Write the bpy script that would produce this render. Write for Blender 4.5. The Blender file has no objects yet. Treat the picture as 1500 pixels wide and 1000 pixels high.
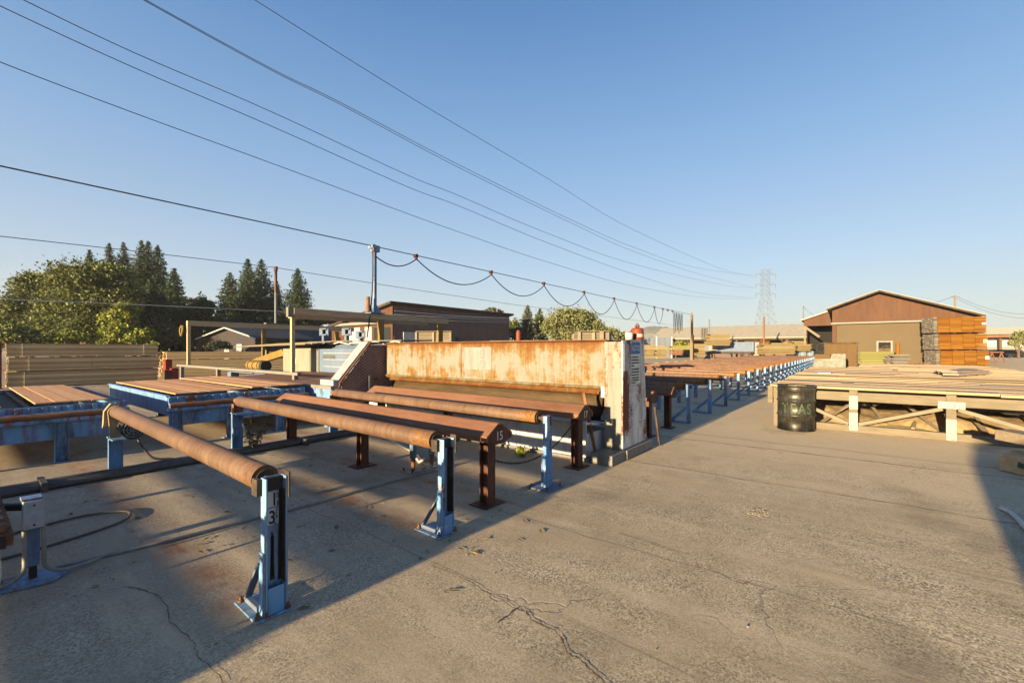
import bpy, math, random
import numpy as np
from mathutils import Vector, Matrix
random.seed(7); rng = np.random.default_rng(11)
sc = bpy.context.scene
COL = sc.collection
# ------------------------------------------------------------------ camera frame of the place
# world x runs along the conveyor, y across it, z up; the photographer stands at the origin
FPX, HY, EYE = 640.0, 511.0, 1.5
YAW = math.atan(495/640.0)
FW = (math.cos(YAW), math.sin(YAW)); RT = (math.sin(YAW), -math.cos(YAW))
def ray(px, py):
    a = (px-750)/FPX
    return (FW[0]+RT[0]*a, FW[1]+RT[1]*a, (HY-py)/FPX)
def at(px, py, d):
    r = ray(px, py); return Vector((r[0]*d, r[1]*d, EYE+r[2]*d))
def gp(px, py, z=0.0):
    r = ray(px, py); t = (z-EYE)/r[2]; return Vector((r[0]*t, r[1]*t, z))
def onv(px, py, v):
    r = ray(px, py); t = v/r[1]; return Vector((r[0]*t, v, EYE+r[2]*t))
def onu(px, py, u):
    r = ray(px, py); t = u/r[0]; return Vector((u, r[1]*t, EYE+r[2]*t))

# ------------------------------------------------------------------ materials
class NT:
    def __init__(s, name):
        s.m = bpy.data.materials.new(name); s.m.use_nodes = True
        s.t = s.m.node_tree; s.n = s.t.nodes; s.l = s.t.links
        s.b = s.n['Principled BSDF']; s.b.inputs['Roughness'].default_value = .8; s.b.inputs['Specular IOR Level'].default_value = .22
        s.geo = s.n.new('ShaderNodeNewGeometry'); s.pos = s.geo.outputs['Position']
        s.isl = s.geo.outputs['Random Per Island']
    def link(s, a, b): s.l.new(a, b)
    def val(s, sock, v):
        if hasattr(v, 'is_linked') or hasattr(v, 'links'): s.l.new(v, sock)
        else: sock.default_value = v
    def scale(s, v, sx, sy, sz):
        n = s.n.new('ShaderNodeVectorMath'); n.operation = 'MULTIPLY'; s.l.new(v, n.inputs[0]); n.inputs[1].default_value = (sx, sy, sz); return n.outputs[0]
    def noise(s, sc_=5, det=4, rough=.55, vec=None, dist=0):
        n = s.n.new('ShaderNodeTexNoise'); n.inputs['Scale'].default_value = sc_; n.inputs['Detail'].default_value = det
        n.inputs['Roughness'].default_value = rough; n.inputs['Distortion'].default_value = dist
        s.l.new(vec or s.pos, n.inputs['Vector']); return n.outputs[0]
    def vor(s, sc_=5, feat='F1', vec=None, out='Distance'):
        n = s.n.new('ShaderNodeTexVoronoi'); n.feature = feat; n.inputs['Scale'].default_value = sc_
        s.l.new(vec or s.pos, n.inputs['Vector']); return n.outputs[out]
    def ramp(s, f, stops):
        n = s.n.new('ShaderNodeValToRGB'); e = n.color_ramp.elements
        while len(e) < len(stops): e.new(.5)
        for k, (p, c) in enumerate(stops):
            e[k].position = p
            e[k].color = (c, c, c, 1) if isinstance(c, (int, float)) else (*c, 1)
        s.l.new(f, n.inputs[0]); return n.outputs[0]
    def math(s, op, a, b=0.0, c=0.0, clamp=False):
        n = s.n.new('ShaderNodeMath'); n.operation = op; n.use_clamp = clamp
        for i, v in enumerate((a, b, c)): s.val(n.inputs[i], v)
        return n.outputs[0]
    def mix(s, f, a, b, mode='MIX'):
        n = s.n.new('ShaderNodeMix'); n.data_type = 'RGBA'; n.blend_type = mode
        s.val(n.inputs[0], f)
        for i, v in ((6, a), (7, b)):
            if isinstance(v, tuple): n.inputs[i].default_value = (*v, 1)
            else: s.l.new(v, n.inputs[i])
        return n.outputs[2]
    def sep(s, v=None):
        n = s.n.new('ShaderNodeSeparateXYZ'); s.l.new(v or s.pos, n.inputs[0]); return n.outputs
    def bump(s, h, strength=.4, dist=.01):
        n = s.n.new('ShaderNodeBump'); n.inputs['Strength'].default_value = strength; n.inputs['Distance'].default_value = dist
        s.l.new(h, n.inputs['Height']); s.l.new(n.outputs[0], s.b.inputs['Normal'])
    def done(s, col, rough=None, metal=None):
        s.val(s.b.inputs['Base Color'], (*col, 1) if isinstance(col, tuple) else col)
        if rough is not None: s.val(s.b.inputs['Roughness'], rough)
        if metal is not None: s.val(s.b.inputs['Metallic'], metal)
        return s.m
M = {}
def rusty(name, dark, mid, lite, scale=6, streak=(1, 1, 1), rough=.75, spec=.3):
    t = NT(name); v = t.scale(t.pos, *streak)
    a = t.noise(scale, 6, .62, v); b = t.noise(scale*9, 3, .6, v); c = t.noise(.9, 3, .5)
    f = t.math('ADD', t.math('MULTIPLY', a, .62), t.math('ADD', t.math('MULTIPLY', b, .2), t.math('MULTIPLY', c, .18)))
    col = t.ramp(f, [(.36, dark), (.5, mid), (.66, lite)])
    t.bump(b, .35, .004); t.b.inputs['Specular IOR Level'].default_value = spec
    M[name] = t.done(col, rough)
def roller_mat(nm='roller_rust', k=1.0, kb=1.0):
    t = NT(nm); a = t.noise(4, 6, .6, t.scale(t.pos, .6, 5, .6)); b = t.noise(3, 5, .6, t.scale(t.pos, 1, .5, 1)); c = t.noise(45, 3, .65)
    f = t.math('ADD', t.math('MULTIPLY', a, .45), t.math('ADD', t.math('MULTIPLY', b, .35), t.math('MULTIPLY', c, .2)))
    col = t.ramp(f, [(x_, (c_[0]*k, c_[1]*k*kb, c_[2]*k*kb*kb)) for x_, c_ in ((.34, (.045, .026, .018)), (.46, (.072, .044, .031)), (.56, (.096, .062, .044)), (.68, (.125, .088, .066)))])
    s3_ = t.sep(); em = t.math('MULTIPLY', t.math('ADD', t.math('SUBTRACT', 3.05, s3_[1]), t.math('MULTIPLY', t.math('SUBTRACT', t.noise(5, 6, .7), .5), 2.2)), t.math('MULTIPLY', s3_[0], .45), clamp=True)
    col = t.mix(t.ramp(em, [(.0, 0), (.6, .9)]), col, t.ramp(c, [(.35, (.10, .04, .012)), (.6, (.20, .095, .025))]))
    sp = t.ramp(t.noise(2.2, 6, .7), [(.6, 0), (.7, .6)]); col = t.mix(sp, col, (.10, .045, .018))
    t.bump(c, .25, .003); M[nm] = t.done(col, t.mix(a, (.4,)*3, (.75,)*3))
def painted(name, paint, paint2, rust=(.16, .055, .02), amount=.55, scale=5, streak=(1, 1, .25), rough=.55, edge=.05, dirt=.35):
    t = NT(name); v = t.scale(t.pos, *streak)
    a = t.noise(scale, 7, .65, v); fine = t.noise(38, 4, .7); big = t.noise(1.3, 3, .5)
    f = t.math('ADD', t.math('MULTIPLY', a, .7), t.math('MULTIPLY', fine, .3))
    msk = t.ramp(f, [(amount, 0), (amount+edge, 1)])
    stain = t.ramp(t.noise(scale*2.2, 5, .65, t.scale(t.pos, streak[0]*1.2, streak[1]*1.2, streak[2]*.5)), [(.45, 0), (.62, dirt)])
    pc = t.mix(t.ramp(big, [(.35, 0), (.65, 1)]), paint, paint2)
    pc = t.mix(stain, pc, tuple(.35*p+.5*r for p, r in zip(paint, rust)))
    if name.startswith('blue'):
        ch = t.noise(11, 6, .72, t.scale(t.pos, 1, 1, .5)); pc = t.mix(t.ramp(ch, [(.575, 0), (.61, .75)]), pc, (.27, .33, .40))
        gr = t.noise(3.3, 5, .7, t.scale(t.pos, 1, 1, .35)); pc = t.mix(t.ramp(gr, [(.54, 0), (.66, .7)]), pc, (.035, .04, .045))
    rc = t.mix(fine, tuple(.6*x for x in rust), tuple(min(1, 1.7*x) for x in rust))
    t.bump(t.math('ADD', t.math('MULTIPLY', msk, .5), t.math('MULTIPLY', fine, .4)), .3, .003)
    M[name] = t.done(t.mix(msk, pc, rc), t.mix(msk, (rough,)*3, (.85,)*3))
def woody(name, dark, mid, lite, grain=(1, 12, 12), vary=.5, rough=.85, scale=3.0):
    t = NT(name); v = t.scale(t.pos, *grain)
    off = t.n.new('ShaderNodeVectorMath'); off.operation = 'ADD'
    cmb = t.n.new('ShaderNodeCombineXYZ'); t.l.new(t.math('MULTIPLY', t.isl, 37.0), cmb.inputs[0]); t.l.new(t.math('MULTIPLY', t.isl, 19.0), cmb.inputs[2])
    t.l.new(v, off.inputs[0]); t.l.new(cmb.outputs[0], off.inputs[1])
    g = t.noise(scale, 6, .62, off.outputs[0], .6); big = t.noise(1.1, 3, .5)
    f = t.math('ADD', t.math('MULTIPLY', g, 1-vary), t.math('MULTIPLY', t.math('ADD', t.math('MULTIPLY', t.isl, .75), t.math('MULTIPLY', big, .25)), vary))
    col = t.ramp(f, [(.22, dark), (.5, mid), (.8, lite)])
    t.bump(g, .35, .006); M[name] = t.done(col, rough)
def plain(name, col, rough=.6, metal=0.0, var=.25, scale=12):
    t = NT(name); n = t.noise(scale, 5, .6)
    M[name] = t.done(t.ramp(n, [(.3, tuple(c*(1-var) for c in col)), (.7, tuple(min(1, c*(1+var)) for c in col))]), rough, metal)
    t.bump(n, .12, .004)

roller_mat(k=1.2, kb=.94); roller_mat('roller_orange', 1.6, .9)
rusty('roller_end', (0.085, 0.045, 0.028), (0.15, 0.075, 0.035), (0.22, 0.115, 0.045), 9, (1, .5, 1), rough=.75)
rusty('plate_rust', (0.1, 0.046, 0.026), (0.155, 0.072, 0.04), (0.19, 0.095, 0.055), 3, (1, .3, 1), .72)
rusty('post_rust', (.028, .012, .009), (.065, .024, .015), (.12, .045, .026), 7, (1, 1, .35), .65)
rusty('orange_rust', (0.075, 0.03, 0.014), (0.14, 0.06, 0.025), (0.2, 0.1, 0.045), 6)
rusty('mesh_rust_shade', (.25, .10, .035), (.40, .18, .06), (.5, .26, .1), 6)  # rust colour lightened to lift the mesh out of its shade
rusty('black_rust', (.012, .009, .008), (.035, .025, .02), (.09, .055, .035), 8)
rusty('shaded_drum_rust', (0.02, 0.012, 0.006), (0.045, 0.027, 0.012), (0.08, 0.05, 0.024), 5, (1, .2, 1), .8)  # brown rust, darkened to hold the shade under the cover
woody('brace_wood', (.11, .095, .07), (.16, .14, .105), (.19, .17, .13), (7, 1.2, 7), .3)
woody('dropped_board', (.11, .085, .07), (.2, .16, .13), (.28, .22, .18), (4, 4, 4), .4)
painted('flange_white', (.145, .145, .135), (.17, .17, .155), rust=(.11, .045, .012), amount=.545, scale=5, dirt=.6)
plain('worn_grey', (.06, .07, .075), .7, 0, .5, 30)
painted('flank_white', (.22, .25, .28), (.26, .29, .31), amount=.60, scale=5, dirt=.4)
painted('lower_white_shade', (.40, .41, .42), (.45, .46, .46), amount=.62, scale=3.5, dirt=.35)  # paler than the dirty white, to lift a panel that lies in shade
woody('gantry_wood_shade', (.24, .165, .095), (.40, .29, .175), (.50, .38, .25), (1.2, 7, 7), .4)  # paler copy of the frame wood for timbers whose seen sides are shaded
plain('bracket_tan', (.30, .22, .12), .6)
painted('blue', (0.075, 0.2, 0.41), (0.12, 0.26, 0.44), amount=.57, scale=6, dirt=.75)
painted('blue_worn', (0.08, 0.195, 0.38), (0.15, 0.28, 0.42), amount=.535, scale=7, dirt=.75, edge=.04)
painted('pale_blue', (0.08, 0.125, 0.205), (0.105, 0.145, 0.215), amount=.6, scale=4, dirt=.35)
painted('dirty_white', (0.135, 0.135, 0.128), (0.16, 0.16, 0.15), amount=.6, scale=3.5, dirt=.4)
painted('plate_white_shade', (0.5, 0.49, 0.47), (0.56, 0.56, 0.55), rust=(.11, .038, .022), amount=.50, scale=2.3, streak=(1.1, 1.1, .45), dirt=.6, edge=.07)  # white raised above the sunlit panels to brighten the shaded end plate
painted('patch_paint', (0.165, 0.17, 0.175), (0.18, 0.18, 0.175), amount=.62, scale=5, dirt=.5)
painted('cream', (0.17, 0.17, 0.145), (0.19, 0.19, 0.165), amount=.64, scale=6, dirt=.3)
painted('yellow', (0.15, 0.1, 0.025), (0.17, 0.12, 0.04), amount=.58, scale=7, dirt=.5)
painted('red_paint', (0.15, 0.014, 0.014), (0.19, 0.024, 0.02), amount=.62, scale=5)
painted('orange_paint', (0.14, 0.03, 0.014), (0.15, 0.036, 0.018), amount=.72, scale=9, dirt=.2)
woody('deck_wood', (0.09, 0.07, 0.05), (0.17, 0.135, 0.095), (0.24, 0.195, 0.145), (9, .8, 9), .45)
woody('deck_wood_x', (0.21, 0.155, 0.102), (0.275, 0.205, 0.135), (0.32, 0.245, 0.165), (.8, 9, 9), .4)
woody('frame_wood', (0.085, 0.07, 0.05), (0.14, 0.116, 0.084), (0.19, 0.16, 0.12), (7, 1.2, 7), .4)
woody('conveyor_board', (.33, .155, .075), (.50, .26, .13), (.60, .35, .19), (9, .7, 9), .35)
woody('grey_lumber', (0.27, 0.18, 0.085), (0.46, 0.33, 0.175), (0.6, 0.45, 0.26), (.7, 9, 14), .65)
woody('orange_lumber', (0.07, 0.025, 0.002), (0.14, 0.056, 0.004), (0.18, 0.088, 0.008), (9, .7, 14), .55)
woody('grey_board_end', (0.075, 0.065, 0.055), (0.13, 0.115, 0.1), (0.18, 0.165, 0.145), (.7, 9, 9), .65)
woody('pale_lumber', (0.1, 0.07, 0.033), (0.155, 0.118, 0.06), (0.19, 0.155, 0.088), (9, .7, 14), .75)
woody('yellow_lumber', (0.12, 0.115, 0.035), (0.165, 0.155, 0.055), (0.18, 0.17, 0.075), (9, .7, 14), .4)
woody('plywood', (0.066, 0.038, 0.016), (0.082, 0.05, 0.021), (0.095, 0.06, 0.027), (4, 4, 1), .2)
plain('galvanised', (.42, .43, .44), .45, .4)
plain('conduit', (.19, .19, .18), .6)
plain('pale_conduit', (.46, .43, .37), .6)
plain('dark_pipe', (.075, .068, .065), .55)
plain('black_rubber', (.018, .018, .02), .6)
plain('motor_black', (.028, .028, .03), .55, .2)
plain('white_mark', (0.5, 0.5, 0.49), .8)
painted('stencil_white', (.40, .42, .46), (.46, .47, .48), rust=(.05, .08, .15), amount=.53, scale=16)
plain('ghost_mark', (.13, .14, .15), .8)
plain('notice_blue', (.04, .12, .30), .55)
plain('notice_paper', (.50, .52, .42), .7)
plain('text_black', (.03, .03, .035), .7)
plain('grey_box', (.30, .32, .34), .55)
plain('white_panel', (0.3, 0.3, 0.3), .6)
plain('concrete', (0.15, 0.15, 0.135), .9, 0, .3, 7)
plain('far_white', (0.155, 0.16, 0.155), .7)
plain('shingle_dark', (.045, .045, .055), .9)
plain('house_wall', (0.035, 0.03, 0.034), .9)  # grey taken darker to stand for tree shade on the small house
plain('glass_dark', (.02, .025, .03), .15)
plain('steel_far', (.10, .11, .125), .6)
plain('wire', (.03, .03, .035), .7)
plain('bark', (.09, .06, .04), .95)
plain('dark_void', (.012, .011, .010), .95)
plain('tan_wall', (0.082, 0.062, 0.038), .9, 0, .06, .5)
plain('guard_dark', (.10, .12, .18), .8)
plain('black_paint', (.02, .02, .02), .5)
plain('crack_fill', (.075, .06, .045), .95)
plain('stone_grit', (.20, .17, .13), .95, 0, .5, 40)
plain('dirt_pile', (.32, .235, .13), .95, 0, .35, 6)
# corrugated sheet walls
def corrugated(name, a, b, axis, pitch, sharp=1.0):
    t = NT(name); s = t.sep()
    w = t.math('SINE', t.math('MULTIPLY', s[axis], 2*math.pi/pitch))
    n = t.noise(1.6, 5, .6, t.scale(t.pos, 1, 1, .3)); fine = t.noise(9, 4, .6, t.scale(t.pos, 1, 1, .2))
    col = t.mix(t.ramp(t.math('ADD', t.math('MULTIPLY', n, .6), t.math('MULTIPLY', fine, .4)), [(.35, 0), (.68, 1)]), a, b)
    t.bump(w, .3*sharp, .03); M[name] = t.done(col, .7)
corrugated('brown_sheet', (0.05, 0.021, 0.011), (0.078, 0.034, 0.017), 1, .45)
corrugated('dark_sheet', (0.075, 0.05, 0.05), (0.105, 0.075, 0.07), 0, .5)
corrugated('roof_sheet', (0.235, 0.21, 0.17), (0.31, 0.285, 0.24), 1, .9, 1.3)
corrugated('fence_sheet', (0.13, 0.16, 0.2), (0.16, 0.18, 0.21), 1, .6)
# cream panel of the big cover: faded paint, rust running down from the top edge and the seam
t = NT('cover_panel'); s3 = t.sep()
st = t.noise(16, 6, .7, t.scale(t.pos, 1, 1, .1)); st2 = t.noise(5, 5, .65, t.scale(t.pos, 1, 1, .2)); bl = t.noise(4.5, 6, .68, t.scale(t.pos, 1, 1, 1.2)); fi = t.noise(60, 3, .7, t.scale(t.pos, 1, 1, .5))
zz_ = t.math('MULTIPLY', t.math('SUBTRACT', s3[2], .86), 1.3)
topw = t.ramp(zz_, [(0, .75), (.07, .55), (.13, .16), (.3, .2), (.55, .1), (.72, .18), (.9, .42), (.975, .78), (1, 1)])
amt = t.math('ADD', t.math('MULTIPLY', st, .3), t.math('ADD', t.math('MULTIPLY', bl, .36), t.math('ADD', t.math('MULTIPLY', st2, .26), t.math('MULTIPLY', fi, .1))))
amt = t.math('ADD', amt, t.math('MULTIPLY', topw, .27))
colr = t.ramp(amt, [(.525, (.15, .147, .132)), (.567, (.138, .118, .08)), (.60, (.135, .08, .026)), (.65, (.115, .047, .010)), (.74, (.08, .027, .007)), (.85, (.04, .016, .008))])
t.bump(t.math('ADD', fi, amt), .35, .003); M['cover_panel'] = t.done(colr, .7)
# worn steel of the oil drum
t = NT('drum_steel'); n = t.noise(5, 6, .65); n2 = t.noise(28, 4, .7, t.scale(t.pos, 1, 1, .35)); z = t.sep()[2]
f = t.math('ADD', t.math('MULTIPLY', n, .55), t.math('MULTIPLY', n2, .45))
low = t.ramp(t.math('MULTIPLY', z, 3.2), [(.0, .22), (.9, 0)])
col = t.ramp(t.math('SUBTRACT', f, low), [(.3, (.012, .011, .010)), (.45, (.035, .033, .028)), (.6, (.075, .07, .06)), (.75, (.13, .125, .11))])
t.bump(n2, .15, .004); M['drum_steel'] = t.done(col, .38, .55)
t = NT('drum_green'); n = t.noise(26, 5, .7)
M['drum_green'] = t.done(t.ramp(n, [(.42, (.045, .045, .038)), (.56, (.035, .07, .038)), (.7, (.04, .10, .05))]), .6)
# perforated nail plate
t = NT('nail_plate'); v = t.vor(24)
M['nail_plate'] = t.done(t.ramp(v, [(.12, (.04, .04, .04)), (.25, (.16, .17, .18))]), .5, .1)
# leaves
def leafy(name, stops, patch=.35):
    t = NT(name); n = t.noise(patch, 4, .6)
    f = t.math('ADD', t.math('MULTIPLY', t.isl, .55), t.math('MULTIPLY', n, .45))
    t.b.inputs['Specular IOR Level'].default_value = .25
    col = t.ramp(f, stops)
    tr = t.n.new('ShaderNodeBsdfTranslucent'); t.l.new(col, tr.inputs[0])
    mx = t.n.new('ShaderNodeMixShader'); mx.inputs[0].default_value = .22
    t.done(col, .6); t.l.new(t.b.outputs[0], mx.inputs[1]); t.l.new(tr.outputs[0], mx.inputs[2])
    t.l.new(mx.outputs[0], t.n['Material Output'].inputs[0]); M[name] = t.m
leafy('leaf_oak', [(.25, (0.032, 0.046, 0.014)), (.5, (0.085, 0.1, 0.024)), (.8, (0.155, 0.155, 0.038))])
leafy('leaf_bright', [(.25, (.07, .10, .015)), (.5, (.16, .185, .025)), (.8, (.27, .26, .045))])
leafy('leaf_conifer', [(.25, (0.018, 0.036, 0.018)), (.5, (0.042, 0.066, 0.027)), (.8, (0.085, 0.1, 0.04))])
leafy('leaf_willow', [(.25, (0.08, 0.095, 0.035)), (.5, (0.15, 0.16, 0.062)), (.8, (0.22, 0.215, 0.095))])
leafy('leaf_greygreen', [(.25, (0.039, 0.0494, 0.0364)), (.5, (0.091, 0.0975, 0.065)), (.8, (0.169, 0.163, 0.111))])
leafy('leaf_dry', [(.25, (.12, .09, .04)), (.5, (.22, .165, .08)), (.8, (.32, .25, .13))])
leafy('leaf_dark', [(.25, (0.0156, 0.026, 0.013)), (.5, (0.0364, 0.052, 0.0208)), (.8, (0.0715, 0.0845, 0.0325))])
# ground: worn asphalt and concrete with exposed aggregate, seams across the yard, rust run-off below the rollers
t = NT('ground_mat'); s3 = t.sep(); X, Y = s3[0], s3[1]
ag = t.noise(85, 3, .7); pb = t.vor(70); big = t.noise(.45, 5, .6); mid = t.noise(3.2, 5, .65); wob = t.noise(.8, 4, .6)
long_ = t.noise(1.0, 5, .6, t.scale(t.pos, 2.4, .35, 1))
vc = t.n.new('ShaderNodeTexVoronoi'); vc.inputs['Scale'].default_value = 112; t.l.new(t.pos, vc.inputs['Vector'])
cell = t.sep(vc.outputs['Color'])[0]
worn = t.ramp(t.noise(.9, 6, .7), [(.4, .25), (.62, 1)])
f = t.math('ADD', t.math('MULTIPLY', ag, .22), t.math('ADD', t.math('MULTIPLY', mid, .2), t.math('MULTIPLY', big, .16)))
f = t.math('ADD', f, t.math('MULTIPLY', t.math('ADD', t.math('MULTIPLY', t.math('SUBTRACT', cell, .5), worn), .5), .37))
col = t.ramp(f, [(.34, (.14, .11, .076)), (.44, (.29, .233, .162)), (.53, (.42, .342, .238)), (.66, (.60, .50, .36))])
col = t.mix(t.ramp(long_, [(.42, 0), (.62, .5)]), col, (.36, .28, .185))
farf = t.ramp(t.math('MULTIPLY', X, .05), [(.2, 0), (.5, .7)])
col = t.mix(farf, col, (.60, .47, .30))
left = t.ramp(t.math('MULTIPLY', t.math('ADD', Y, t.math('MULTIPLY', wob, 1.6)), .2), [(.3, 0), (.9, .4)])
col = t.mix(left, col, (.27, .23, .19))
xw = t.math('ADD', X, t.math('MULTIPLY', t.math('SUBTRACT', wob, .5), .22))
for sx, wd, dk in ((3.15, .008, .5), (5.62, .014, .75), (7.55, .02, .8), (8.1, .05, .3), (2.1, .006, .4), (-.6, .012, .6), (12.5, .02, .5), (16.5, .03, .5)):
    d = t.math('ABSOLUTE', t.math('SUBTRACT', xw, sx))
    lm = t.ramp(t.math('DIVIDE', d, wd*2), [(.3, dk), (.9, 0)])
    lm = t.math('MULTIPLY', lm, t.ramp(mid, [(.35, .25), (.6, 1)]))
    col = t.mix(lm, col, (.075, .06, .045))
for sx in (1.06, 2.44, 3.93, 3.3):
    d = t.math('ABSOLUTE', t.math('SUBTRACT', xw, sx))
    lm = t.math('MULTIPLY', t.ramp(t.math('MULTIPLY', d, 3.0), [(.05, .75), (.6, 0)]), t.ramp(mid, [(.4, 0), (.62, 1)]))
    lm = t.math('MULTIPLY', lm, t.ramp(t.math('MULTIPLY', Y, .3), [(.73, 0), (.8, 1)]))
    col = t.mix(lm, col, (.21, .075, .03))
cv = t.n.new('ShaderNodeVectorMath'); cv.operation = 'ADD'; t.l.new(t.pos, cv.inputs[0])
cn = t.n.new('ShaderNodeTexNoise'); cn.inputs['Scale'].default_value = 1.4; cn.inputs['Detail'].default_value = 5; t.l.new(t.pos, cn.inputs['Vector'])
cs = t.n.new('ShaderNodeVectorMath'); cs.operation = 'SCALE'; cs.inputs['Scale'].default_value = .9; t.l.new(cn.outputs[1], cs.inputs[0]); t.l.new(cs.outputs[0], cv.inputs[1])
ce = t.vor(.42, 'DISTANCE_TO_EDGE', cv.outputs[0])
ck = t.math('MULTIPLY', t.ramp(ce, [(.0, .7), (.0035, 0)]), t.ramp(t.noise(.5, 2, .5), [(.5, 0), (.58, .85)]))
col = t.mix(ck, col, (.10, .085, .07))
dust = t.noise(2.0, 5, .65, t.scale(t.pos, 1.6, .25, 1))
col = t.mix(t.ramp(dust, [(.5, 0), (.66, .55)]), col, (.47, .375, .26))
stn = t.noise(.7, 5, .62, t.scale(t.pos, .8, 1, 1))
col = t.mix(t.ramp(stn, [(.56, 0), (.68, .45)]), col, (.15, .12, .09))
spots = t.ramp(t.noise(1.7, 6, .7), [(.66, 0), (.72, .55)])
col = t.mix(spots, col, (.09, .075, .06))
rip = t.noise(6, 5, .62, t.scale(t.pos, 2.2, .7, 1)); rmask = t.ramp(t.math('SUBTRACT', .55, t.math('MULTIPLY', Y, .35)), [(.3, 0), (.8, 1)])
h = t.math('ADD', t.math('MULTIPLY', ag, .35), t.math('ADD', t.math('MULTIPLY', cell, .45), t.math('MULTIPLY', t.math('MULTIPLY', rip, rmask), 1.6)))
h = t.math('SUBTRACT', h, t.math('MULTIPLY', ck, .8))
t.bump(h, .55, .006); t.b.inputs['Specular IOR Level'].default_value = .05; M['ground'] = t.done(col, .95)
t = NT('hill_mat'); n = t.noise(.02, 6, .65)
M['hill'] = t.done(t.ramp(n, [(.35, (.06, .075, .05)), (.5, (.13, .125, .08)), (.65, (.24, .2, .13))]), 1)

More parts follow.
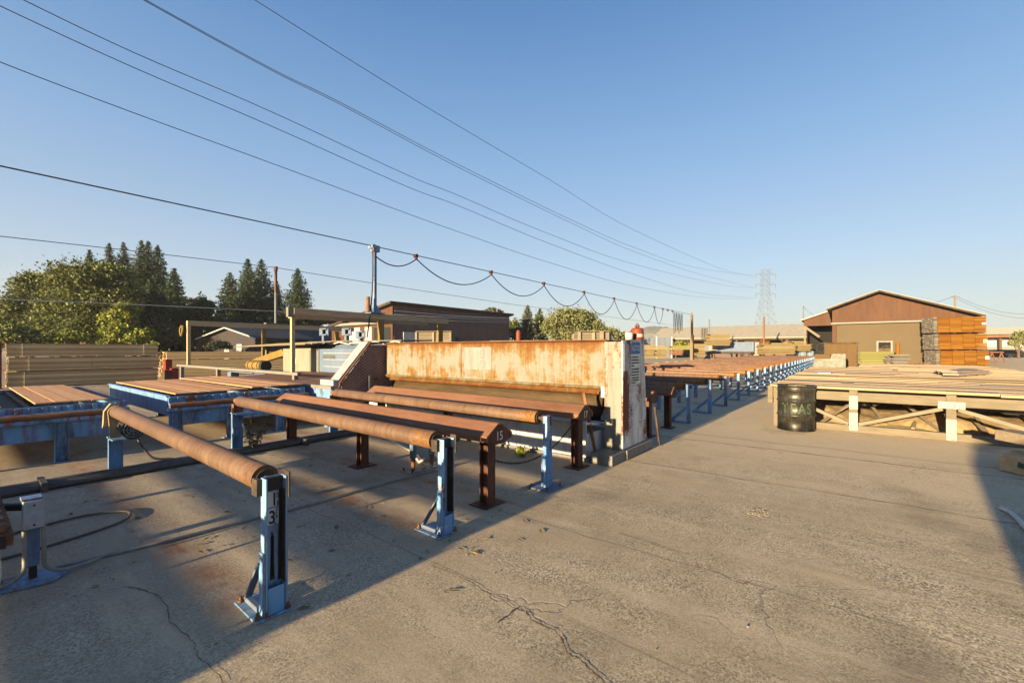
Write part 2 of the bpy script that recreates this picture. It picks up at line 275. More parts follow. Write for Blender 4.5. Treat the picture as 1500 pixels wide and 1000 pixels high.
# ------------------------------------------------------------------ mesh builders
ORG = {}
SPLIT = set('axle bearing bolt cooling_fin cross_arm edge_strip end_arm end_band end_frame fence_post guard_leg handle insulator leg loose_lath rafter screw shaft side_beam skirt_panel slot sticker support_leg small_print'.split())
class MB:
    def __init__(s): s.v = []; s.f = []; s.sm = []; s.pc = []; s.cur = -1; s.hold = 0
    def add(s, vs, fs, smooth=False):
        if not s.hold: s.cur += 1
        o = len(s.v); s.v += [tuple(p) for p in vs]; s.f += [tuple(i+o for i in f) for f in fs]; s.sm += [smooth]*len(fs); s.pc += [s.cur]*len(fs); return s
    def box(s, x0, x1, y0, y1, z0, z1):
        return s.add([(x, y, z) for z in (z0, z1) for y in (y0, y1) for x in (x0, x1)],
                     [(0, 2, 3, 1), (4, 5, 7, 6), (0, 1, 5, 4), (2, 6, 7, 3), (0, 4, 6, 2), (1, 3, 7, 5)])
    def bar(s, p, q, w, h=None, up=(0, 0, 1)):
        p, q = Vector(p), Vector(q); h = h or w; d = (q-p).normalized(); up = Vector(up)
        if abs(d.dot(up)) > .98: up = Vector((1, 0, 0))
        a = d.cross(up).normalized()*w/2; b = a.cross(d).normalized()*h/2
        vs = [p-a-b, p+a-b, p+a+b, p-a+b, q-a-b, q+a-b, q+a+b, q-a+b]
        return s.add(vs, [(3, 2, 1, 0), (4, 5, 6, 7), (0, 1, 5, 4), (1, 2, 6, 5), (2, 3, 7, 6), (3, 0, 4, 7)])
    def tube(s, pts, r, n=8, cap=True):
        pts = [Vector(p) for p in pts]; rs = r if isinstance(r, (list, tuple)) else [r]*len(pts)
        rings = []; pa = None
        for i, p in enumerate(pts):
            d = (pts[min(i+1, len(pts)-1)]-pts[max(i-1, 0)])
            if d.length < 1e-9: d = Vector((0, 0, 1))
            d.normalize()
            if pa is None:
                ref = Vector((0, 0, 1)) if abs(d.z) < .9 else Vector((1, 0, 0)); a = d.cross(ref).normalized()
            else:
                a = pa-d*pa.dot(d)
                a = a.normalized() if a.length > 1e-6 else d.orthogonal().normalized()
            pa = a; b = d.cross(a)
            rings.append([p+(a*math.cos(2*math.pi*k/n)+b*math.sin(2*math.pi*k/n))*rs[i] for k in range(n)])
        vs = [x for r_ in rings for x in r_]; fs = []
        for i in range(len(pts)-1):
            for k in range(n): fs.append((i*n+k, i*n+(k+1) % n, (i+1)*n+(k+1) % n, (i+1)*n+k))
        s.add(vs, fs, True); s.hold = 1
        if cap:
            s.add(rings[0], [tuple(range(n-1, -1, -1))]); s.add(rings[-1], [tuple(range(n))])
        s.hold = 0; return s
    def cyl(s, p, q, r, n=20, r2=None): return s.tube([p, q], [r, r if r2 is None else r2], n)
    def lathe(s, c, prof, n=32):
        c = Vector(c); vs = []; fs = []
        for r, z in prof:
            for k in range(n): vs.append(c+Vector((r*math.cos(2*math.pi*k/n), r*math.sin(2*math.pi*k/n), z)))
        for i in range(len(prof)-1):
            for k in range(n): fs.append((i*n+k, i*n+(k+1) % n, (i+1)*n+(k+1) % n, (i+1)*n+k))
        s.add(vs, fs, True); m = (len(prof)-1)*n
        s.add(vs[:n], [tuple(range(n-1, -1, -1))]); s.add(vs[m:m+n], [tuple(range(n))]); return s
    def prism(s, poly, axis, a, b):
        f = {'x': lambda p, t: (t, p[0], p[1]), 'y': lambda p, t: (p[0], t, p[1]), 'z': lambda p, t: (p[0], p[1], t)}[axis]
        n = len(poly); vs = [f(p, a) for p in poly]+[f(p, b) for p in poly]
        fs = [tuple(range(n)), tuple(range(2*n-1, n-1, -1))]+[(i, i+n, (i+1) % n+n, (i+1) % n) for i in range(n)]
        return s.add(vs, fs)
    def rocks(s, c, r, n=8):
        c = Vector(c); vs = []; fs = []
        for i in range(1, 4):
            for k in range(n):
                ph = math.pi*i/4; th = 2*math.pi*k/n; rr = r*random.uniform(.75, 1.2)
                vs.append(c+Vector((rr*math.sin(ph)*math.cos(th), rr*math.sin(ph)*math.sin(th), rr*.6*math.cos(ph))))
        for i in range(2):
            for k in range(n): fs.append((i*n+k, (i+1)*n+k, (i+1)*n+(k+1) % n, i*n+(k+1) % n))
        fs.append(tuple(range(n))); fs.append(tuple(range(3*n-1, 2*n-1, -1))); return s.add(vs, fs)
    def pieces(s):
        ids = sorted(set(s.pc)); box = []
        for i in ids:
            a = np.array([s.v[k] for f, c in zip(s.f, s.pc) if c == i for k in f]); box.append((a.min(0)-.006, a.max(0)+.006))
        grp = list(range(len(ids)))
        for i in range(len(ids)):
            for j in range(i):
                if (box[i][0] <= box[j][1]).all() and (box[j][0] <= box[i][1]).all():
                    a, b = grp[i], grp[j]; grp = [b if g == a else g for g in grp]
        out = []
        for gk in sorted(set(grp)):
            keep = {ids[i] for i in range(len(ids)) if grp[i] == gk}; m = MB(); mp = {}
            for f, c, sm in zip(s.f, s.pc, s.sm):
                if c in keep:
                    for k in f:
                        if k not in mp: mp[k] = len(m.v); m.v.append(s.v[k])
                    m.f.append(tuple(mp[k] for k in f)); m.sm.append(sm); m.pc.append(0)
            out.append(m)
        return out
    def build(s, name, mat, parent=None, bevel=0.0, recalc=True):
        if name in SPLIT and parent and len(set(s.pc)) > 1:
            ms = s.pieces()
            if len(ms) > 1: return [m._build(name, mat, parent, bevel, recalc) for m in ms][0]
        return s._build(name, mat, parent, bevel, recalc)
    def _build(s, name, mat, parent=None, bevel=0.0, recalc=True):
        me = bpy.data.meshes.new(name); o3 = ORG.get(parent, Vector((0, 0, 0))) if parent else Vector((0, 0, 0))
        me.from_pydata([(x-o3[0], y-o3[1], z-o3[2]) for x, y, z in s.v], [], s.f)
        me.polygons.foreach_set('use_smooth', s.sm)
        if recalc:
            import bmesh
            bm = bmesh.new(); bm.from_mesh(me); bmesh.ops.recalc_face_normals(bm, faces=bm.faces); bm.to_mesh(me); bm.free()
        me.materials.append(M[mat]); o = bpy.data.objects.new(name, me); COL.objects.link(o)
        if parent: o.parent = parent; ORG[o] = o3
        if bevel:
            b = o.modifiers.new('bevel', 'BEVEL'); b.width = bevel; b.segments = 2; b.limit_method = 'ANGLE'; b.angle_limit = .6
        return o
def tag(o, label, cat, group=None, kind=None):
    if label: o['label'] = label
    if cat: o['category'] = cat
    if group: o['group'] = group
    if kind: o['kind'] = kind
    return o
def thing(name, label, cat, loc, group=None):
    o = bpy.data.objects.new(name, None); o.empty_display_size = .1; COL.objects.link(o)
    o.location = loc; ORG[o] = Vector(loc); return tag(o, label, cat, group)
def single(mb, name, mat, label, cat, group=None, bevel=0.0, base=None):
    # a thing that is one mesh, its origin at its base
    if base is None:
        xs = np.array(mb.v); base = (float(xs[:, 0].mean()), float(xs[:, 1].mean()), float(xs[:, 2].min()))
    mb.v = [(x-base[0], y-base[1], z-base[2]) for x, y, z in mb.v]
    o = mb.build(name, mat, None, bevel); o.location = base; return tag(o, label, cat, group)
def struct(mb, name, mat): return tag(mb.build(name, mat), None, None, None, 'structure')
def dup(root, loc, label=None, group=None):
    r = root.copy(); COL.objects.link(r); r.location = loc
    if label: r['label'] = label
    if group: r['group'] = group
    for ch in list(root.children):
        c = ch.copy(); COL.objects.link(c); c.parent = r
        for g_ in list(ch.children):
            d = g_.copy(); COL.objects.link(d); d.parent = c
    return r
def letters(text, size, mapf, name, mat, parent, bold=0.0):
    cu = bpy.data.curves.new('lettering', 'FONT'); cu.body = text; cu.size = size; cu.offset = bold; cu.resolution_u = 3
    o = bpy.data.objects.new('lettering_tmp', cu); COL.objects.link(o); bpy.context.view_layer.update()
    me = bpy.data.meshes.new_from_object(o.evaluated_get(bpy.context.evaluated_depsgraph_get()))
    bpy.data.objects.remove(o); mb = MB()
    mb.add([mapf(v.co.x, v.co.y) for v in me.vertices], [tuple(p.vertices) for p in me.polygons])
    bpy.data.meshes.remove(me); return mb.build(name, mat, parent, recalc=False)
def sagpts(p, q, sag, n=12):
    p, q = Vector(p), Vector(q); return [p.lerp(q, i/n)-Vector((0, 0, 4*sag*(i/n)*(1-i/n))) for i in range(n+1)]
def spline(P, k=6):
    P = [Vector(p) for p in P]; out = []
    for i in range(len(P)-1):
        a, b, c, d = P[max(i-1, 0)], P[i], P[i+1], P[min(i+2, len(P)-1)]
        for j in range(k):
            t_ = j/k; out.append(.5*((2*b)+(c-a)*t_+(2*a-5*b+4*c-d)*t_**2+(3*b-a-3*c+d)*t_**3))
    return out+[P[-1]]
def cards(cent, size, name, mat, parent, flat=0.0, aspect=.6):
    # many small leaf faces, one quad each
    C = np.asarray(cent, float); n = len(C); o3 = ORG.get(parent, Vector((0, 0, 0)))
    nr = rng.normal(size=(n, 3)); nr[:, 2] += flat*np.sign(nr[:, 2]+.3)*2; nr /= np.linalg.norm(nr, axis=1)[:, None]
    a = np.cross(nr, rng.normal(size=(n, 3))); a /= np.linalg.norm(a, axis=1)[:, None]; b = np.cross(nr, a)
    sz = (size*rng.uniform(.6, 1.3, n))[:, None] if np.isscalar(size) else np.asarray(size)[:, None]
    a *= sz; b *= sz*aspect
    V = np.stack([C-a, C-b*.9, C+a, C+b*.9], 1).reshape(-1, 3)-np.array(o3)
    me = bpy.data.meshes.new(name); me.vertices.add(4*n); me.vertices.foreach_set('co', V.ravel())
    me.loops.add(4*n); me.loops.foreach_set('vertex_index', np.arange(4*n, dtype=np.int32))
    me.polygons.add(n); me.polygons.foreach_set('loop_start', np.arange(0, 4*n, 4, dtype=np.int32))
    me.update(calc_edges=True); me.materials.append(M[mat])
    o = bpy.data.objects.new(name, me); COL.objects.link(o)
    if parent: o.parent = parent; ORG[o] = o3
    return o
# ------------------------------------------------------------------ setting
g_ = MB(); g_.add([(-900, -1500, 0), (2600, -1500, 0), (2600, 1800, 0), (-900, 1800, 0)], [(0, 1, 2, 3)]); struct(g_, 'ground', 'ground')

# ------------------------------------------------------------------ near roller stands
ZR, RR, VN, VF = .742, .074, 2.62, 7.08
SKEW = math.radians(-1.55)
def channel(mb, u, v, w, dep, z0, z1, t=.009, face=-1):
    # C-section post, its open side towards -y (face=-1) or +y
    y0, y1 = (v, v+t) if face < 0 else (v-t, v)
    mb.box(u-w/2+t, u+w/2-t, y0, y1, z0, z1)
    ya, yb = (v-dep, v+t) if face < 0 else (v-t, v+dep)
    mb.box(u-w/2, u-w/2+t, ya, yb, z0, z1); mb.box(u+w/2-t, u+w/2, ya, yb, z0, z1)
def roller_mesh(u, v0, v1, parent, r=RR, z=ZR, mat='roller_rust'):
    m = MB(); pts = [(u, v0, z), (u, v0+.004, z), (u, v1-.004, z), (u, v1, z)]
    m.tube(pts, [r*.97, r, r, r*.97], 28)
    o = m.build('roller', mat, parent)
    e = MB(); e.tube([(u, v0-.001, z), (u, v0+.13, z)], r+.0015, 28, cap=False); e.tube([(u, v1-.12, z), (u, v1+.001, z)], r+.0015, 28, cap=False); e.build('end_band', mat, o)
    s_ = MB(); s_.tube([(u, v0-.004, z), (u, v0-.012, z)], r*.7, 20); s_.cyl((u, v0-.08, z), (u, v0-.01, z), .019, 12); s_.cyl((u, v1+.01, z), (u, v1+.09, z), .019, 12); s_.build('shaft', 'black_rust', o)
    return o
def near_stand(u, label, style, mark=None, plinth=False, far=True):
    t = thing('roller_stand', label, 'roller', (u, VN, 0), 'roller stands in the foreground')
    roller_mesh(u, VN+.1, VF-.1, t)
    w = .115
    p = MB()
    if style == 'channel':
        channel(p, u, VN, w, .062, .012, .775); pm = p.build('post', 'blue_worn', t, .002)
        sl = MB(); sl.box(u-w/2-.009, u-w/2-.001, VN-.058, VN+.012, .012, .36); sl.box(u+w/2+.001, u+w/2+.009, VN-.05, VN+.012, .012, .40); sl.build('sleeve', 'blue', pm, .002)
        wb = MB(); wb.box(u-w/2+.012, u+w/2-.012, VN-.056, VN-.048, .012, .16); wb.build('cover_plate', 'blue', pm, .002)
        sl2 = MB(); sl2.box(u-.008, u+.008, VN-.0045, VN-.002, .2, .43); sl2.build('slot', 'dark_void', pm)
        ears = MB(); ears.box(u-w/2-.03, u-w/2-.004, VN-.012, VN+.06, .675, .77); ears.box(u+w/2+.002, u+w/2+.012, VN-.075, VN-.01, .65, .80); ears.build('bearing', 'black_rust', t, .003)
        g = MB(); g.box(u-.046, u+.046, VN-.03, VN-.004, .70, .772); g.prism([(u+.03, .17), (u+.047, .17), (u+.047, .72), (u+.036, .72)], 'y', VN-.004, VN-.0012); g.prism([(u-.012, .18), (u+.012, .18), (u+.006, .44), (u-.006, .46)], 'y', VN-.0018, VN-.0008); g.build('grease', 'black_paint', pm)
        fl = MB(); fl.box(u+w/2-.0105, u+w/2-.0092, VN-.06, VN-.002, .17, .70); fl.build('dark_flange', 'black_rust', pm)
    else:
        p.box(u-.05, u+.05, VN-.05, VN+.005, .014, .775); pm = p.build('post', 'blue', t, .003)
        q = MB(); q.box(u-.062, u-.03, VN-.06, VN+.02, .014, .36); q.build('sleeve', 'blue', pm, .003)
        sl2 = MB(); sl2.box(u+.000, u+.02, VN-.0525, VN-.0505, .40, .52); sl2.box(u-.005, u+.03, VN-.0525, VN-.0505, .67, .78) ; sl2.build('slot', 'black_rust', pm)
        ears = MB(); ears.cyl((u, VN+.008, ZR), (u, VN+.05, ZR), .035, 14); ears.build('bearing', 'black_rust', t)
    if mark:
        if len(mark) == 2:
            st_ = MB(); st_.box(u-.03, u+.035, VN-.0028, VN-.0012, .598, .685); st_.box(u-.033, u+.037, VN-.0028, VN-.0012, .495, .588); st_.build('stencil_patch', 'stencil_white', pm)
            for ch, zz in ((mark[0], .604), (mark[1], .503)):
                letters(ch, .105, lambda x, y, zz=zz: (u-.022+x*.78+(.012 if ch == '1' else 0), VN-.0042, zz+y), 'number', 'text_black', pm, .002)
    b = MB()
    if plinth: b.box(u-.16, u+.13, VN-.15, VN+.14, .002, .016)
    else:
        b.box(u-.115, u+.085, VN-.075, VN+.24, .002, .014)
    bp = b.build('base_plate', 'pale_blue' if plinth else 'blue_worn', t, .002)
    bo = MB()
    for dx, dy in (((-.13, -.11), (-.13, .1), (.1, -.12)) if plinth else ((-.095, -.05), (-.09, .21), (.06, -.065))): bo.cyl((u+dx, VN+dy, .014), (u+dx, VN+dy, .05), .009, 8); bo.cyl((u+dx, VN+dy, .016), (u+dx, VN+dy, .03), .016, 6)
    bo.build('bolt', 'orange_rust', bp)
    if not plinth:
        br = MB(); br.bar((u-w/2-.002, VN+.0, .30), (u-w/2-.002, VN+.19, .035), .012, .04, (1, 0, 0)); br.bar((u-w/2-.002, VN+.02, .03), (u-w/2-.002, VN+.2, .03), .03, .03); br.build('brace', 'pale_blue', t, .002)
    # drive end
    p2 = MB(); hp = .42 if mark == '13' else .56; channel(p2, u, VF, .13, .07, .01, hp, face=1); p2.box(u-.075, u+.16, VF-.28, VF+.08, hp, hp+.015); p2.build('post', 'blue', t, .002)
    b2 = MB(); b2.box(u-.13, u+.13, VF-.1, VF+.12, .002, .012); b2.build('base_plate', 'blue_worn', t, .002)
    if style == 'channel' and mark and mark == '13' or not far:
        br = MB(); pr = [(u-.06, .436), (u+.035, .436), (u+.035, .66), (u+.065, .70)]+[(u+.085*math.cos(a), ZR-.01+.085*math.sin(a)) for a in np.linspace(-.3, math.pi+.3, 12)]
        br.prism(pr, 'y', VF-.055, VF-.03); br.build('motor_bracket', 'bracket_tan', t, .003)
        mo = MB(); mo.tube([(u+.1, VF-.06, .55), (u+.1, VF-.30, .55)], .105, 24); mo.tube([(u+.1, VF-.295, .55), (u+.1, VF-.36, .55)], [.115, .115], 24)
        for k in range(10): a = 2*math.pi*k/10; mo.bar((u+.1+.105*math.cos(a), VF-.08, .55+.105*math.sin(a)), (u+.1+.105*math.cos(a), VF-.28, .55+.105*math.sin(a)), .012, .02)
        mo = mo.build('motor', 'motor_black', t); fg = MB()
        for rr in (.03, .06, .09): fg.tube([(u+.1+rr*math.cos(a), VF-.364, .55+rr*math.sin(a)) for a in np.linspace(0, 2*math.pi, 20)], .004, 5, False)
        for k in range(8): a = math.pi*k/4; fg.bar((u+.1, VF-.364, .55), (u+.1+.105*math.cos(a), VF-.364, .55+.105*math.sin(a)), .005)
        fg.build('fan_grille', 'conduit', mo)
        ch = MB(); ch.prism([(u-.12, .55), (u+.0, .55), (u+.05, .68), (u+.03, .83), (u-.05, .84), (u-.11, .75)], 'y', VF+.0, VF+.06); ch.build('chain_guard', 'bracket_tan', t, .004)
        hs = MB(); hs.tube(spline([(u+.17, VF-.1, .5), (u+.2, VF-.12, .35), (u+.32, VF-.15, .14), (u+.5, VF-.2, .1), (u+.6, VF-.22, .05)]), .014, 8); hs.build('cable', 'dark_pipe', t)
    else:
        br = MB(); br.box(u-.07, u+.06, VF-.04, VF+.04, .575, .70); br.cyl((u, VF-.09, ZR), (u, VF+.06, ZR), .04, 16); br.build('bearing', 'orange_rust', t, .004)
        sg = MB(); sg.bar((u+.03, VF-.09, .42), (u+.14, VF-.09, .06), .02); sg.build('brace', 'pale_conduit', t)
    t.rotation_euler = (0, 0, SKEW); return t
near_stand(1.14, 'rusty roller on worn blue posts stencilled 13, nearest of the rollers', 'channel', '13')
near_stand(2.48, 'rusty roller with a bright orange end, in front of the ridge beam numbered 15', 'channel')
near_stand(3.99, 'rusty roller on a blue box post with square white base plate', 'box', None, True)
# the same line goes on behind the photographer
for k, u in enumerate((-.35, -1.75, -3.15, -4.55, -5.95)):
    near_stand(u, ['rusty roller just outside the left edge of the view, nearest the 13 roller', 'second rusty roller behind the 13 roller', 'third rusty roller behind the 13 roller', 'fourth rusty roller behind the 13 roller', 'fifth rusty roller behind the 13 roller, last of the line'][k], 'channel')
# ------------------------------------------------------------------ ridge beams (roof-shaped skids)
def ridge_beam(u, label, mark, v0=2.62, v1=7.12, posts=(2.78, 4.95, 6.95), hw=.185, zr=.80):
    t = thing('ridge_beam', label, 'beam', (u, v0, 0), 'roof shaped beams between the rollers')
    prof = [(-.025, zr), (-hw, zr-.105), (-hw, zr-.16), (-hw+.02, zr-.16), (-hw+.02, zr-.115), (-.02, zr-.018), (.02, zr-.018), (hw-.02, zr-.115), (hw-.02, zr-.16), (hw, zr-.16), (hw, zr-.105), (.025, zr)]
    m = MB(); m.prism([(u+x, z) for x, z in prof], 'y', v0, v1); m.build('cap_plate', 'plate_rust', t, .003)
    e = MB(); e.prism([(u-hw+.004, zr-.16), (u-hw+.004, zr-.11), (u-.02, zr-.01), (u+.02, zr-.01), (u+hw-.004, zr-.11), (u+hw-.004, zr-.16), (u+.06, zr-.2), (u-.06, zr-.2)], 'y', v0+.006, v0+.018); ep = e.build('end_plate', 'post_rust', t, .002)
    if mark: letters(mark, .12, lambda x, y: (u-.052+x*.85, v0+.003, zr-.16+y), 'number', 'white_mark', ep, .0015)
    for i, v in enumerate(posts):
        p = MB(); f = .055
        p.box(u-f, u+f, v-f, v-f+.01, .012, zr-.12); p.box(u-f, u+f, v+f-.01, v+f, .012, zr-.12); p.box(u-.006, u+.006, v-f+.01, v+f-.01, .012, zr-.05)
        p.build('post', 'post_rust', t, .002)
        b = MB(); b.box(u-.14, u+.14, v-.11, v+.11, .002, .012); b.build('base_plate', 'post_rust', t)
    t.rotation_euler = (0, 0, SKEW); return t
ridge_beam(3.2, 'rust brown roof shaped beam numbered 15 on its end, second from the camera', '15')
ridge_beam(4.9, 'rust brown roof shaped beam close to the cream rusty cover', '17', 2.62, 7.2, (2.75, 5.15, 7.0))
# ------------------------------------------------------------------ chain between the posts
c = MB(); pts = sagpts((3.26, 2.74, .42), (4.75, 2.7, .60), .2, 60)
for i in range(60):
    p, q = pts[i], pts[i+1]; m_ = (p+q)/2; d = (q-p).normalized(); s_ = d.cross(Vector((0, 0, 1))).normalized() if i % 2 else d.cross(d.cross(Vector((0, 0, 1)))).normalized()
    L = (q-p).length*.72
    ring = [m_+d*(L*math.cos(a))+s_*(.009*math.sin(a)) for a in np.linspace(0, 2*math.pi, 9)]
    c.tube(ring, .0035, 5, False)
single(c, 'chain', 'black_rust', 'dark sagging chain hung between the brown ridge beam posts', 'chain')
# ------------------------------------------------------------------ big cream cover machine
V0, V1 = 2.42, 7.82
t = thing('cover_machine', 'cream and rust stained steel cover over a big brown drum, notice on its end', 'machine', (5.9, 5.1, 0))
m = MB(); m.prism([(5.70, .90), (5.66, .96), (5.70, .97), (5.70, 1.595), (5.74, 1.625), (6.38, 1.625), (6.38, .95), (6.2, .90)], 'y', V0+.30, V1-.06)
cp = m.build('cover_panel', 'cover_panel', t, .004)
lip = MB(); lip.prism([(5.58, .885), (5.62, .925), (5.70, .94), (5.70, .865), (5.6, .86)], 'y', V0+.36, V1-.3); lip.build('lower_lip', 'cover_panel', cp, .003)
cap = MB(); cap.box(5.685, 5.72, V0+.30, V1-.06, 1.622, 1.634); cap.build('top_edge', 'orange_rust', cp, .003)
sm = MB(); sm.box(5.694, 5.699, 5.56, 5.585, .98, 1.6); sm.build('seam', 'orange_rust', cp)
hd = MB(); hd.box(5.6935, 5.699, 4.85, 5.5, 1.14, 1.53); hd = hd.build('patch_plate', 'patch_paint', cp, .002)
letters('8', .2, lambda x, y: (5.692, 5.13-x, 1.34+y), 'faded_mark', 'ghost_mark', hd)
letters('O', .19, lambda x, y: (5.692, 5.13-x, 1.17+y), 'faded_mark', 'ghost_mark', hd)
letters('F', .13, lambda x, y: (5.692, 5.36-x, 1.24+y), 'faded_mark', 'ghost_mark', hd)
dr = MB(); dr.tube([(6.0, V0+.42, .66), (6.0, V0+.46, .66), (6.0, V1-.2, .66), (6.0, V1-.14, .66)], [.2, .24, .24, .2], 36); dr = dr.build('drum', 'shaded_drum_rust', t)
ax = MB(); ax.cyl((6.0, V0+.02, .66), (6.0, V0+.42, .66), .05, 14); ax.cyl((6.0, V1-.14, .66), (6.0, V1, .66), .05, 14); ax.build('axle', 'black_rust', dr)
lb = MB(); lb.box(5.22, 5.232, V0+.36, V1-.1, .05, .50); lb.box(5.24, 6.42, V0+.36, V1-.1, .05, .36); lb.prism([(5.2, .49), (5.2, .525), (5.75, .44), (5.75, .41)], 'y', V0+.36, V1-.1); lbo = lb.build('lower_panel', 'lower_white_shade', t, .004)
sk = MB(); sk.box(5.18, 6.5, V0+.30, V1, .003, .048); sk.build('sill', 'dirty_white', lbo, .003)
for i, v in enumerate((3.95, 5.4, 6.9)):
    rb = MB(); rb.box(5.205, 5.219, v, v+.07, .05, .5); rb.build('rib', 'lower_white_shade', lbo)
# end plate with the notice
ep = MB(); ep.prism([(5.57, .14), (5.57, 1.61), (5.86, 1.63), (6.33, 1.63), (6.37, 1.2), (6.46, .14)], 'y', V0, V0+.02); e0 = ep.build('end_plate', 'plate_white_shade', t, .003)
ff = MB(); ff.prism([(5.57, .14), (5.57, 1.6), (5.585, 1.6), (5.585, .14)], 'y', V0+.021, V0+.27); ff.build('front_flange', 'flange_white', t, .003)
fs = MB(); fs.box(5.64, 5.70, V0+.2, V0+.30, .62, .98); fs.box(5.6, 5.7, V0+.27, V0+.34, .82, .98); fs.build('latch', 'grey_box', t, .005)
gs = MB(); gs.prism([(5.6, .5), (5.6, .55), (5.9, .82), (5.95, .8), (5.66, .5)], 'y', V0+.28, V0+.34); gs.build('gusset', 'pale_blue', t, .003)
kb = MB(); kb.box(5.17, 5.60, V0-.03, V0+.28, .004, .135); kb.box(5.60, 6.55, V0-.05, V0+.03, .004, .13); kb.build('foot_curb', 'dirty_white', t, .008)
sn = MB(); sn.box(5.83, 6.17, V0-.006, V0-.002, 1.0, 1.6); so = sn.build('notice_sign', 'notice_paper', e0)
hd = MB(); hd.box(5.835, 6.165, V0-.0085, V0-.0065, 1.43, 1.595); hd.build('sign_header', 'notice_blue', so)
letters('NOTICE', .092, lambda x, y: (5.846+x*.88, V0-.0105, 1.475+y*1.2), 'lettering', 'white_mark', so, .0015)
tx = MB()
for row, (z, n) in enumerate([(1.375, 9), (1.335, 10), (1.295, 9), (1.255, 3), (1.205, 9), (1.165, 8), (1.125, 8), (1.085, 9), (1.05, 8), (1.015, 4)]):
    x = 5.848
    for k in range(n):
        w = random.uniform(.016, .036)
        if x+w > 6.155: break
        tx.box(x, x+w, V0-.0085, V0-.0065, z, z+.018); x += w+.008
tx.build('small_print', 'text_black', so)
pw = MB(); pw.box(5.60, 5.735, V0-.006, V0-.002, 1.20, 1.57); pw.build('blank_sign', 'white_panel', e0)
# mesh guard at the far end
poly = [(4.66, .44), (4.66, .84), (5.34, 1.63), (5.90, 1.63), (5.90, .44)]
mg = MB()
def clip(c0, s_):
    hits = []
    for i in range(len(poly)):
        (x0, z0), (x1, z1) = poly[i], poly[(i+1) % len(poly)]; d0 = z0-s_*x0-c0; d1 = z1-s_*x1-c0
        if d0*d1 < 0: k = d0/(d0-d1); hits.append((x0+(x1-x0)*k, z0+(z1-z0)*k))
    return hits
for s_ in (.62, -.62):
    for c0 in np.arange(-4.5, 7, .066):
        h_ = clip(c0, s_)
        if len(h_) == 2: mg.bar((h_[0][0], V1, h_[0][1]), (h_[1][0], V1, h_[1][1]), .009, .004, (0, 1, 0))
mg.build('mesh_guard', 'mesh_rust_shade', t)
fr = MB()
for i in range(len(poly)): a, b = poly[i], poly[(i+1) % len(poly)]; fr.bar((a[0], V1, a[1]), (b[0], V1, b[1]), .03, .03)
fr.build('guard_frame', 'orange_rust', t, .003)
bk = MB(); bk.prism([(4.75, .46), (4.75, .82), (5.38, 1.58), (5.88, 1.58), (5.88, .46)], 'y', V1+.06, V1+.08); bk.build('backing_sheet', 'guard_dark', t)
dg = MB(); dg.prism([(4.60, .86), (5.30, 1.65), (5.36, 1.65), (4.66, .86)], 'y', V1-.0+.018, V1+.3); dg.box(4.53, 4.64, V1+.02, V1+.5, .52, .9); dg.build('guard_flank', 'flank_white', t, .004)
fb = MB(); fb.bar((5.48, V1-.02, .87), (5.48, V1+1.4, .87), .05); fb.bar((5.52, V1+.1, .45), (5.50, V1+.12, .86), .04); fb.build('guard_bracket', 'orange_rust', t)
lw = MB(); lw.box(5.28, 5.34, V1-.04, V1+.1, .05, .95); lw.box(4.6, 4.66, V1, V1+.1, .01, .5); lw.build('guard_leg', 'dirty_white', t, .004)
# leaning bar at the front corner
c = MB(); c.bar((5.42, 2.93, .89), (5.27, 2.66, .05), .045, .02, (1, 0, 0)); single(c, 'rusty_bar', 'orange_rust', 'orange rusty flat bar leaning against the cover below its right corner', 'bar', bevel=.003)
# things on the machine's top
CX = onv(933.5, 500, 2.56).x; CUX = onv(921.5, 500, 2.60).x
t = thing('safety_can', 'round orange red safety can on top of the cover by the notice', 'can', (CX, 2.56, 1.634))
b = MB(); b.lathe((CX, 2.56, 1.634), [(.088, 0), (.094, .006), (.094, .15), (.09, .168), (.07, .182), (.04, .188), (.03, .19), (.03, .205)], 28); b = b.build('can_body', 'orange_paint', t)
h_ = MB(); h_.cyl((CX, 2.56, 1.838), (CX, 2.56, 1.86), .034, 16); h_.tube(spline([(CX-.05, 2.56, 1.83), (CX-.04, 2.56, 1.875), (CX+.03, 2.56, 1.88), (CX+.06, 2.56, 1.83)], 4), .006, 6); h_.build('cap', 'orange_paint', t)
l_ = MB(); 
for k in range(7):
    a0 = math.radians(200+k*8); a1 = math.radians(208+k*8); r_ = .0955
    l_.add([(CX+r_*math.cos(a), 2.56+r_*math.sin(a), z) for a, z in ((a0, 1.68), (a1, 1.68), (a1, 1.73), (a0, 1.73))], [(0, 1, 2, 3)])
l_.build('can_label', 'white_panel', t)
c = MB(); c.lathe((CUX, 2.60, 1.634), [(.05, 0), (.055, .005), (.062, .11), (.055, .11), (.05, .012)], 22); single(c, 'cup', 'white_panel', 'white cup standing beside the orange can', 'cup')
c = MB(); c.box(5.9, 5.96, 2.86, 2.93, 1.634, 1.76); single(c, 'wood_block', 'frame_wood', 'small upright wood block on the cover left of the white cup', 'block', bevel=.006)
c = MB(); c.tube([(6.2, 4.65, 1.62), (6.2, 4.65, 1.78), (6.2, 4.65, 1.83)], [.045, .045, .03], 14); single(c, 'red_pipe', 'orange_paint', 'short upright red pipe behind the cover top', 'pipe')
